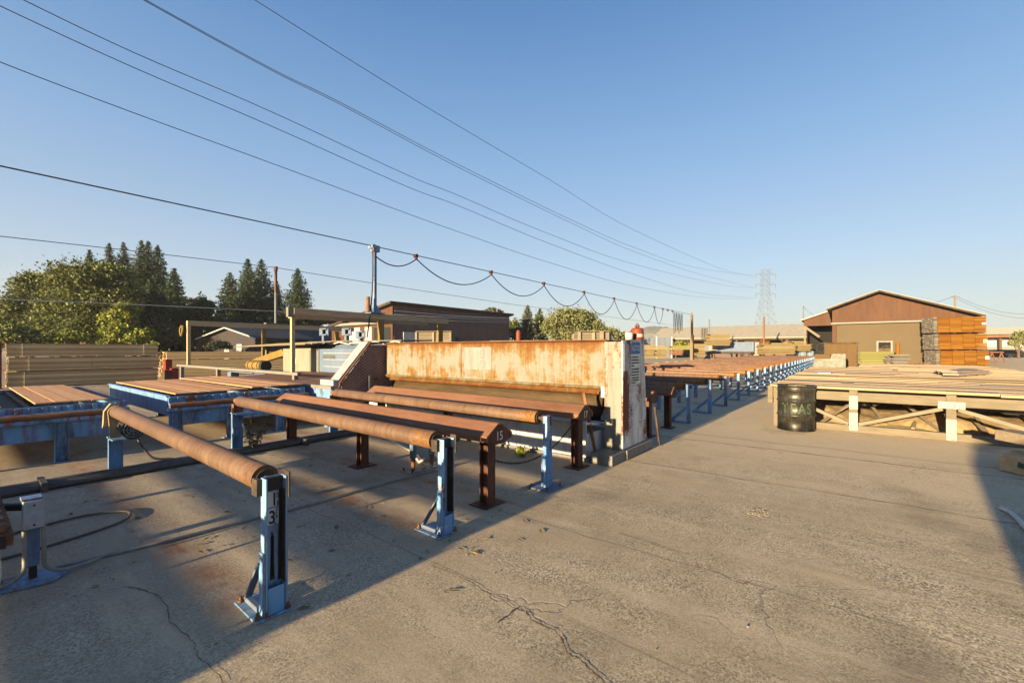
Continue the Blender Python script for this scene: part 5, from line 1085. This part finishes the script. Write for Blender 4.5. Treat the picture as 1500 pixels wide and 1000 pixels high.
# grey house and long dark roofed building on the left
p = at(337, 511, 46); a, b_ = at(296, 511, 48), at(378, 511, 45); a.z = b_.z = 0; L = (b_-a).length; dx = (b_-a).normalized(); dy = Vector((-dx.y, dx.x, 0))
t = thing('grey_house', 'small dark grey gabled house under the conifers', 'house', tuple(a)); F_ = lambda x, y, z: tuple(a+dx*x+dy*y+Vector((0, 0, z)))
m = MB(); m.prism([(.4, 0), (.4, 2.6), (L/2, 3.65), (L-.4, 2.6), (L-.4, 0)], 'y', 0, 7); m.v = [F_(*v) for v in m.v]; m.build('wall', 'house_wall', t)
m = MB(); m.prism([(-.3, 2.55), (L/2, 3.72), (L+.3, 2.55), (L+.3, 2.68), (L/2, 3.87), (-.3, 2.68)], 'y', -.5, 7.4); m.v = [F_(*v) for v in m.v]; m.build('roof', 'shingle_dark', t)
m = MB(); m.prism([(-.32, 2.5), (L/2, 3.68), (L+.32, 2.5), (L+.32, 2.62), (L/2, 3.8), (-.32, 2.62)], 'y', -.56, -.51); m.v = [F_(*v) for v in m.v]; m.build('bargeboard', 'grey_box', t)
for x in (L*.42, L*.64): m = MB(); m.prism([(x, 0), (x, 2.0), (x+.75, 2.0), (x+.75, 0)], 'y', -.06, -.003); m.v = [F_(*v) for v in m.v]; m.build('door', 'white_panel', t)
m = MB(); m.prism([(.9, 1.2), (.9, 2.0), (1.7, 2.0), (1.7, 1.2)], 'y', -.05, -.003); m.v = [F_(*v) for v in m.v]; m.build('window', 'glass_dark', t)
a, b_ = at(382, 511, 52), at(505, 511, 58); a.z = b_.z = 0; L = (b_-a).length; dx = (b_-a).normalized(); dy = Vector((-dx.y, dx.x, 0))
t = thing('long_house', 'long low house with a dark grey roof behind the timber gantry', 'house', tuple(a)); F_ = lambda x, y, z: tuple(a+dx*x+dy*y+Vector((0, 0, z)))
m = MB(); m.prism([(0, 0), (0, 2.5), (L-1, 2.5), (L-1, 0)], 'y', 0, 7); m.v = [F_(*v) for v in m.v]; m.build('wall', 'house_wall', t)
m = MB(); m.prism([(-.6, 2.4), (3.5, 4.2), (7.6, 2.4), (7.6, 2.3), (3.5, 4.05), (-.6, 2.3)], 'x', -.4, L-.6); m.v = [F_(x, y, z) for x, y, z in m.v]; m.build('roof', 'shingle_dark', t)
m = MB(); m.prism([(1.4, .9), (1.4, 2.0), (2.3, 2.0), (2.3, .9)], 'y', -.05, -.003); m.v = [F_(*v) for v in m.v]; m.build('window', 'glass_dark', t)
# ------------------------------------------------------------------ pylon and power lines
DP = 190.0; PC = at(1121.5, 505, DP); R = Vector((RT[0], RT[1], 0)); 
t = thing('power_pylon', 'tall grey steel lattice pylon beyond the long shed', 'pylon', (PC.x, PC.y, 0)); B0 = Vector((PC.x, PC.y, 0))
zat = lambda y: EYE+(HY-y)/FPX*DP
def hw_(z): zk = zat(432); return 1.35 if z > zk else 1.35+(zk-z)/zk*3.4
lv = [0, 4.5, 9, 13, 16.5, 19.5, 22, zat(432), zat(425), zat(418), zat(410), zat(402), zat(395)]
m = MB(); w = .105
for i in range(len(lv)-1):
    c0 = [B0+R*hw_(lv[i])*sx+bk*hw_(lv[i])*sy+Vector((0, 0, lv[i])) for sx, sy in ((-1, -1), (1, -1), (1, 1), (-1, 1))]; c1 = [B0+R*hw_(lv[i+1])*sx+bk*hw_(lv[i+1])*sy+Vector((0, 0, lv[i+1])) for sx, sy in ((-1, -1), (1, -1), (1, 1), (-1, 1))]
    for k in range(4):
        m.bar(c0[k], c1[k], w); m.bar(c0[k], c1[(k+1) % 4], w*.5); m.bar(c0[(k+1) % 4], c1[k], w*.5); m.bar(c1[k], c1[(k+1) % 4], w*.5)
m.build('lattice_tower', 'steel_far', t)
arms = {}
for y in (402, 417, 431):
    z = zat(y); m = MB()
    for s_ in (-1, 1): m.bar(B0+R*1.3*s_+Vector((0, 0, z)), B0+R*4.4*s_+Vector((0, 0, z)), .13); m.bar(B0+R*1.3*s_+Vector((0, 0, z+1.2)), B0+R*4.4*s_+Vector((0, 0, z)), .09)
    m.build('cross_arm', 'steel_far', t); m = MB()
    for s_ in (-1, 1): m.tube([B0+R*4.4*s_+Vector((0, 0, z)), B0+R*4.4*s_+Vector((0, 0, z-1.7))], .1, 6)
    m.build('insulator', 'steel_far', t)
# wires run in one upright plane from the pylon over the yard and past the camera
n0 = np.array([-16.4, 30.0]); n1 = np.array([(1105-750)/FPX*DP, DP])
def onwire(px, py):
    a = (px-750)/FPX; d = n1-n0; s_ = (a*n0[1]-n0[0])/(d[0]-a*d[1]); dd = n0[1]+s_*d[1]; return at(px, py, dd)
WP = [([(300, -48), (373, 0), (500, 80), (630, 160), (803, 262), (933, 339), (1063, 396), (1103, 404)], 'topmost power line crossing the sky to the pylon'),
      ([(120, -55), (213, 0), (400, 102), (500, 151), (673, 242), (847, 327), (933, 364), (1020, 392), (1104, 404)], 'upper wire of the close pair of power lines'),
      ([(120, -53), (213, 2), (400, 104.5), (500, 154), (673, 246), (847, 331.5), (933, 370), (1030, 403), (1104, 421)], 'lower wire of the close pair of power lines'),
      ([(-80, -58), (34, 0), (200, 79), (400, 165), (600, 258), (673, 287), (803, 342), (933, 388), (1063, 418), (1104, 421)], 'power line just above the second lowest one'),
      ([(-120, -50), (0, 9), (200, 101), (400, 186), (600, 275), (673, 302), (803, 356), (933, 403), (1029, 430), (1104, 436)], 'second lowest of the power lines'),
      ([(-150, 26), (0, 91), (200, 167), (400, 240), (600, 314), (673, 340), (803, 384), (933, 420), (1042, 436.5), (1104, 437)], 'lowest of the power lines crossing the sky')]
for P_, lb in WP:
    c = MB(); pts = spline([onwire(*q) for q in P_], 6); c.tube(pts, .023, 5); single(c, 'power_line', 'wire', lb, 'power line', 'power lines to the pylon')
# ------------------------------------------------------------------ hills
def hill(x0, x1, ytop, d, n, seed, name='hill'):
    rr = random.Random(seed); vs = []; fs = []; N = 60
    for i in range(N+1):
        f = i/N; px = x0+(x1-x0)*f; e_ = math.sin(math.pi*f)**.7; top = EYE+(HY-(508-(508-ytop)*e_*(.82+.18*math.sin(f*9+seed)+.05*rr.uniform(-1, 1))))/FPX*d
        for j, (dd, hh) in enumerate(((0, -2), (.06, .45), (.14, .8), (.22, 1), (.4, .6), (.6, -2))):
            p = at(px, 508, d*(1+dd)); vs.append((p.x, p.y, max(-2, top*hh if hh > 0 else hh)))
    for i in range(N):
        for j in range(5): fs.append((i*6+j, i*6+j+1, (i+1)*6+j+1, (i+1)*6+j))
    c = MB(); c.add(vs, fs, True); struct(c, name, 'hill')
hill(835, 1075, 471, 800, 0, 3); hill(980, 1260, 490, 900, 0, 5); hill(-300, 700, 488, 900, 0, 8)
# ------------------------------------------------------------------ trees
def blob(c, r3, n, k):
    # leaf positions: n clumps over an ellipsoid, k leaves each
    out = []
    for _ in range(n):
        v = rng.normal(size=3); v /= np.linalg.norm(v); v[2] = abs(v[2])*.95-.25 if rng.random() < .75 else v[2]
        q = np.array(c)+np.array(r3)*v*rng.uniform(.55, 1.0); s_ = np.array(r3)*rng.uniform(.13, .24)
        out.append(q+rng.normal(size=(k, 3))*s_)
    return np.concatenate(out)
def broadleaf(name, px, d, h, lobes, mat, label, leaf=.16, clumps=52, per=95, trunk=.3, group='trees behind the left lumber wall', stemh=.35):
    b0 = at(px, 511, d); b0.z = 0; t = thing(name, label, 'tree', tuple(b0), group); R = Vector((RT[0], RT[1], 0)); cs = []
    m = MB(); m.tube([b0, b0+Vector((0, 0, h*stemh*.6)), b0+R*.2+Vector((0, 0, h*.7))], [trunk, trunk*.75, trunk*.25], 8)
    for (dx, dz, rx, rz) in lobes:
        c_ = b0+R*dx+Vector((0, 0, dz)); m.tube([b0+Vector((0, 0, h*stemh*.5)), b0.lerp(c_, .5)+Vector((0, 0, dz*.15)), c_], [trunk*.55, trunk*.35, trunk*.1], 6)
        cs.append(blob(c_+bk*random.uniform(-.4, .4)*rx, (rx, rx*.9, rz), clumps, per))
    m.build('trunk', 'bark', t); pts = np.concatenate(cs); pts[:, 2] = np.maximum(pts[:, 2], .1); cards(pts, leaf, 'crown', mat, t); return t
def px_lobes(px, d, L):  # lobes given by their outline on a facade at that distance: (x, y_top, half width, height)
    s_ = d/FPX; return [((x-px)*s_, EYE+(HY-y)*s_, w*s_, hh*s_) for x, y, w, hh in L]
broadleaf('oak_tree', 45, 44, 8.8, px_lobes(45, 44, [(55, 420, 26, 22), (30, 455, 38, 32), (5, 480, 28, 26), (62, 470, 34, 30), (-25, 470, 30, 30)]), 'leaf_oak', 'olive green oak at the left edge, lower than the big one beside it', .15, 46)
broadleaf('oak_tree', 122, 42, 9.6, px_lobes(122, 42, [(105, 415, 34, 26), (138, 412, 40, 28), (95, 450, 40, 34), (150, 450, 44, 36), (120, 485, 55, 28), (175, 430, 24, 24)]), 'leaf_oak', 'biggest dark olive oak behind the tall lumber stack', .15, 50)
broadleaf('bay_tree', 158, 43.5, 10.2, px_lobes(158, 43.5, [(155, 396, 24, 10), (178, 404, 14, 8), (140, 402, 12, 8)]), 'leaf_bright', 'yellow green crown showing above the biggest oak', .15, 26)
broadleaf('bright_shrub', 188, 36, 5.4, px_lobes(188, 36, [(172, 466, 20, 16), (193, 452, 12, 10), (185, 486, 22, 14), (160, 470, 10, 10)]), 'leaf_bright', 'tall sunlit yellow green shrub at the right of the big oak', .14, 26)
broadleaf('bright_shrub', 112, 34, 2.8, px_lobes(112, 34, [(112, 496, 20, 9), (98, 500, 12, 7)]), 'leaf_bright', 'small sunlit shrub just above the middle of the tall lumber stack', .12, 20)
broadleaf('bright_shrub', 205, 33, 2.8, px_lobes(205, 33, [(218, 488, 8, 6), (200, 498, 14, 7), (160, 501, 12, 5)]), 'leaf_bright', 'low sunlit spray above the right end of the tall lumber stack', .11, 18)
broadleaf('olive_shrub', 40, 33, 3.6, px_lobes(40, 33, [(30, 492, 36, 16), (-10, 490, 30, 20), (70, 497, 16, 10)]), 'leaf_oak', 'broad olive shrub above the left end of the tall lumber stack', .13, 34)
broadleaf('dark_tree', 225, 48, 7, px_lobes(225, 48, [(222, 452, 20, 30), (235, 485, 34, 26), (215, 490, 26, 20)]), 'leaf_dark', 'dark shaded tree right of the yellow green shrub', .17, 40)
broadleaf('dark_tree', 290, 52, 6, px_lobes(290, 52, [(285, 470, 22, 26), (300, 458, 16, 20), (262, 488, 24, 22), (318, 480, 14, 18)]), 'leaf_dark', 'dark tree in front of the conifers, left of the grey house', .18, 36)
broadleaf('olive_tree', 300, 62, 7, px_lobes(300, 62, [(300, 445, 14, 10), (280, 450, 12, 10), (-8, 465, 22, 36)]), 'leaf_greygreen', 'grey green treetop between the left and middle conifers', .2, 24)
broadleaf('bright_shrub', 238, 26, 1.9, px_lobes(238, 26, [(228, 505, 7, 4)]), 'leaf_bright', 'little green sprig at the end of the tall lumber stack', .07, 10, 30, .03)
broadleaf('dry_grass', 236, 24.6, 1.4, px_lobes(236, 24.6, [(233, 530, 7, 12), (240, 527, 5, 12)]), 'leaf_dry', 'dry tan grass clump between the two lumber stacks', .06, 16, 40, .02)
broadleaf('house_shrub', 325, 43, 2, px_lobes(325, 43, [(325, 507, 12, 8), (312, 508, 8, 6)]), 'leaf_dark', 'dark shrub before the small grey house', .12, 18, 50, .05)
broadleaf('dark_tree', 470, 75, 5, px_lobes(470, 75, [(462, 471, 16, 12), (485, 470, 14, 8), (440, 476, 14, 12), (500, 475, 10, 8)]), 'leaf_oak', 'low green treetops left of the brown building', .22, 26)
G2 = 'trees behind the cover machine'
broadleaf('willow_tree', 838, 60, 6.2, px_lobes(838, 60, [(828, 468, 24, 18), (852, 470, 22, 18), (812, 482, 18, 20), (874, 486, 16, 16), (842, 488, 36, 18)]), 'leaf_willow', 'round pale olive willow behind the cover machine', .17, 50, 80, .3, G2)
broadleaf('dark_tree', 760, 66, 5, px_lobes(760, 66, [(752, 482, 12, 18), (790, 478, 8, 22), (762, 490, 16, 14)]), 'leaf_oak', 'dark green tree between the brown building and the grey cedar', .18, 26, 70, .2, G2)
broadleaf('olive_tree', 900, 90, 4, px_lobes(900, 90, [(892, 491, 16, 12), (918, 495, 14, 8), (932, 490, 8, 8), (880, 482, 8, 10)]), 'leaf_willow', 'low olive trees right of the willow, below the hill', .25, 24, 60, .2, G2)
broadleaf('olive_tree', 725, 85, 8, px_lobes(725, 85, [(722, 456, 12, 6), (712, 458, 8, 5)]), 'leaf_greygreen', 'grey green treetop showing above the brown building roof', .25, 20, 60, .2, G2)
broadleaf('olive_tree', 1492, 70, 4.5, px_lobes(1492, 70, [(1492, 493, 9, 8), (1500, 500, 12, 10), (1484, 503, 6, 6)]), 'leaf_willow', 'yellow green tree at the right edge before the white flat building', .2, 30, 60, .2, None)
broadleaf('olive_tree', 990, 66, 3, px_lobes(990, 66, [(994, 503, 10, 4), (1005, 505, 6, 3)]), 'leaf_bright', 'bright green shrub under the left end of the long shed', .15, 14, 50, .1, None)
def conifer(px, ytip, d, rad, label, mat='leaf_conifer', group='tall conifers on the left', leaf=.3, ybase=511, dens=1.0):
    b0 = at(px, 511, d); b0.z = 0; h = EYE+(HY-ytip)/FPX*d; t = thing('conifer', label, 'tree', tuple(b0), group)
    m = MB(); m.tube([b0, b0+Vector((0, 0, h*.6)), b0+Vector((0, 0, h*.99))], [h*.022, h*.013, .03], 8); m.build('trunk', 'bark', t); cs = []; sz = []
    z = h*.06
    while z < h:
        f = z/h; rr = 1.45*rad*(1-f)**.8*rng.uniform(.7, 1.15)+.15; nb_ = max(5, int(12*dens*(.35+.7*rr/rad))); th0 = rng.uniform(0, 6.28)
        for k in range(nb_):
            th = th0+6.283*k/nb_+rng.normal()*.2; L = rr*rng.uniform(.55, 1.15); nl = max(4, int(L/leaf*4.2))
            s_ = rng.uniform(.12, 1, nl)**.8; lat = rng.normal(size=nl)*.14*L*(1.1-s_)+rng.normal(size=nl)*.05
            x = L*s_*math.cos(th)-lat*math.sin(th); y = L*s_*math.sin(th)+lat*math.cos(th); zz = z-L*.28*s_+.16*L*s_**2.5+rng.normal(size=nl)*.07
            cs.append(np.stack([b0.x+x, b0.y+y, np.maximum(zz, .05)], 1)); sz.append(leaf*rng.uniform(.5, 1.1, nl)*(.65+.35*(1-f)))
        z += .3*(h/16)*(.5+.6*(1-f))
    n_ = min(200, 60); zt_ = np.linspace(h*.9, h*1.0, n_); cs.append(np.stack([b0.x+rng.normal(size=n_)*.06*(h*1.02-zt_+.3), b0.y+rng.normal(size=n_)*.06*(h*1.02-zt_+.3), zt_], 1)); sz.append(np.full(n_, leaf*.5))
    cards(np.concatenate(cs), np.concatenate(sz), 'crown', mat, t, .25, .42)
W_ = 60/FPX
for px, yt, d, hwid, lb in [(131, 366, 62, 26, 'pointed conifer top rising left of the group behind the big oak'), (160, 356, 62, 28, 'conifer top rising behind the yellow green crown'), (181, 355, 64, 30, 'conifer top just right of the yellow green crown'), (207, 352, 60, 34, 'tall dark conifer, left one of the tight trio'), (217, 353, 63, 32, 'tall dark conifer, middle one of the tight trio'), (231, 359, 61, 34, 'tall dark conifer, right one of the tight trio'), (255, 393, 56, 34, 'single lower sunlit conifer right of the tight trio'), (220, 408, 52, 20, 'small slim conifer in front of the tight trio'), (337, 399, 66, 34, 'dark conifer, leftmost above the grey house'), (363, 379, 64, 36, 'tallest dark conifer above the grey house'), (383, 380, 67, 36, 'dark conifer just left of the thin grey pole'), (405, 412, 72, 22, 'small conifer hidden behind the thin grey pole'), (436, 393, 66, 34, 'lone dark conifer right of the thin grey pole')]:
    conifer(px, yt, d, hwid*d/FPX, lb)
conifer(773, 447, 62, 19*62/FPX, 'grey green cedar between the brown building and the willow', 'leaf_greygreen', G2, .22)
conifer(791, 452, 70, 12*70/FPX, 'slim dark conifer right behind the grey green cedar', 'leaf_conifer', G2, .24)
# far tree line
pts = []
for px in np.arange(-200, 1750, 4):
    d = 330+60*math.sin(px*.05); q = at(px, 511, d); hh = 6+3*math.sin(px*.031)+2*math.sin(px*.17)
    pts.append(np.array([q.x, q.y, hh*.45])+rng.normal(size=(45, 3))*np.array([3, 3, hh*.28]))
pts = np.concatenate(pts); pts[:, 2] = np.abs(pts[:, 2]); o = cards(pts, .8, 'far_trees', 'leaf_dark', None); tag(o, 'far band of dark trees along the horizon', 'trees', None, 'stuff')
# ------------------------------------------------------------------ ground litter, cracks
c = MB()
def crack(P_, w0):
    pts = spline([gp(*q, .0045) for q in P_], 5); L_, R_ = [], []
    for i, p in enumerate(pts):
        d = (pts[min(i+1, len(pts)-1)]-pts[max(i-1, 0)]).normalized(); s_ = Vector((-d.y, d.x, 0)); w = w0*(.35+random.random())*(1 if 0 < i < len(pts)-1 else .1)
        j = s_*random.uniform(-.006, .006); L_.append(p+s_*w+j); R_.append(p-s_*w+j)
    n = len(pts); c.add(L_+R_, [(i, i+1, n+i+1, n+i) for i in range(n-1)])
crack([(728, 912), (745, 900), (757, 890), (768, 893), (778, 905), (795, 915), (815, 924), (825, 940), (832, 955), (850, 965), (868, 982), (885, 998), (905, 1015)], .0042)
crack([(760, 890), (742, 880), (715, 868), (690, 852), (660, 838), (630, 826)], .0025)
crack([(232, 873), (245, 890), (250, 910), (280, 935), (290, 958), (312, 978), (330, 1000)], .0018)
crack([(178, 858), (205, 862), (235, 872)], .003)
crack([(905, 780), (940, 790), (975, 803), (1010, 812)], .003)
struct(c, 'ground_crack', 'crack_fill')
c = MB(); rs = random.Random(4)
for k in range(260):
    d = rs.uniform(2.0, 9); px = rs.uniform(0, 1500); p = at(px, 511, d); p.z = 0; c.rocks((p.x, p.y, .003), rs.choice((.003, .003, .004, .006))*rs.uniform(.7, 1.3), 5)
for (px, py, n, s_) in ((1110, 748, 130, .075), (520, 735, 14, .15), (690, 770, 10, .15), (1245, 745, 0, .1), (820, 700, 30, .12)):
    for k in range(n): p = gp(px, py); c.rocks((p.x+rs.gauss(0, s_), p.y+rs.gauss(0, s_*.6), .0), rs.uniform(.003, .013), 6)
o = c.build('gravel', 'stone_grit'); tag(o, 'scattered grit and small stones on the yard', 'gravel', None, 'stuff')
c = MB()
for k in range(160):
    d = rs.uniform(2.4, 7); px = rs.uniform(60, 820); p = at(px, 511, d); a = rs.uniform(0, 6.28); L_ = rs.uniform(.015, .05); dv = Vector((math.cos(a), math.sin(a), 0)); s_ = Vector((-dv.y, dv.x, 0))*L_*.35
    q = Vector((p.x, p.y, .006)); c.add([q-dv*L_, q+s_+Vector((0, 0, .006)), q+dv*L_, q-s_+Vector((0, 0, .003))], [(0, 1, 2, 3)])
o = c.build('leaf_litter', 'leaf_dry'); tag(o, 'dry leaves and splinters scattered between the posts', 'litter', None, 'stuff')

# thin evening haze
hz = bpy.data.materials.new('haze_air'); hz.use_nodes = True; nn = hz.node_tree; nn.nodes.clear()
ov = nn.nodes.new('ShaderNodeOutputMaterial'); pv = nn.nodes.new('ShaderNodeVolumePrincipled'); pv.inputs['Color'].default_value = (.85, .9, 1, 1); pv.inputs['Density'].default_value = .0003; pv.inputs['Anisotropy'].default_value = .2
nn.links.new(pv.outputs[0], ov.inputs['Volume']); M['haze_air'] = hz
m = MB(); m.box(-930, 2630, -1530, 1830, -3, 58); o = m.build('haze', 'haze_air'); o['kind'] = 'stuff'
# ------------------------------------------------------------------ light, sky, camera
EL = math.radians(8.3); AZ = Vector((1, -.032, 0)).normalized()
sd = AZ*math.cos(EL)-Vector((0, 0, math.sin(EL)))
L_ = bpy.data.lights.new('sun', 'SUN'); L_.energy = 5.0; L_.angle = math.radians(.6); L_.color = (1, .765, .43)
so = bpy.data.objects.new('sun', L_); so.rotation_euler = sd.to_track_quat('-Z', 'Y').to_euler(); so.location = (-30, 0, 20); COL.objects.link(so)
w = bpy.data.worlds.new('World'); sc.world = w; w.use_nodes = True; nt = w.node_tree
sk = nt.nodes.new('ShaderNodeTexSky'); sk.sky_type = 'NISHITA'; sk.sun_disc = False; sk.sun_elevation = EL; sk.sun_rotation = math.atan2(-AZ.x, -AZ.y)
sk.altitude = 0; sk.air_density = 1.0; sk.dust_density = .6; sk.ozone_density = 2.0
bg = nt.nodes['Background']; bg.inputs[1].default_value = .216
tc = nt.nodes.new('ShaderNodeTexCoord'); sp_ = nt.nodes.new('ShaderNodeSeparateXYZ'); nt.links.new(tc.outputs['Generated'], sp_.inputs[0])
rp = nt.nodes.new('ShaderNodeValToRGB'); e = rp.color_ramp.elements
SKY = [(0, (.60, .66, .70)), (.078, (.565, .645, .715)), (.17, (.475, .62, .805)), (.375, (.27, .475, .785)), (.616, (.095, .265, .60)), (1, (.055, .17, .44))]
while len(e) < len(SKY): e.new(.5)
for k, (p_, c_) in enumerate(SKY): e[k].position = p_; e[k].color = (*c_, 1)
nt.links.new(sp_.outputs[2], rp.inputs[0])
ms = nt.nodes.new('ShaderNodeMix'); ms.data_type = 'RGBA'; ms.blend_type = 'MULTIPLY'; ms.inputs[0].default_value = 1; nt.links.new(sk.outputs[0], ms.inputs[6]); ms.inputs[7].default_value = (.3, .3, .3, 1)
mx = nt.nodes.new('ShaderNodeMix'); mx.data_type = 'RGBA'; mx.inputs[0].default_value = .8; nt.links.new(ms.outputs[2], mx.inputs[6]); nt.links.new(rp.outputs[0], mx.inputs[7]); nt.links.new(mx.outputs[2], bg.inputs[0])
cam = bpy.data.cameras.new('camera'); cam.sensor_width = 36; cam.sensor_fit = 'HORIZONTAL'; cam.lens = 36*FPX/1500; cam.shift_y = (HY-500)/1500; cam.clip_end = 6000; cam.clip_start = .05
co = bpy.data.objects.new('camera', cam); co.location = (0, 0, EYE); co.rotation_euler = (math.pi/2, 0, YAW-math.pi/2); COL.objects.link(co); sc.camera = co
sc.view_settings.view_transform = 'Standard'; sc.view_settings.look = 'None'; sc.view_settings.gamma = 1; sc.view_settings.exposure = 2.12; sc.view_settings.use_curve_mapping = False
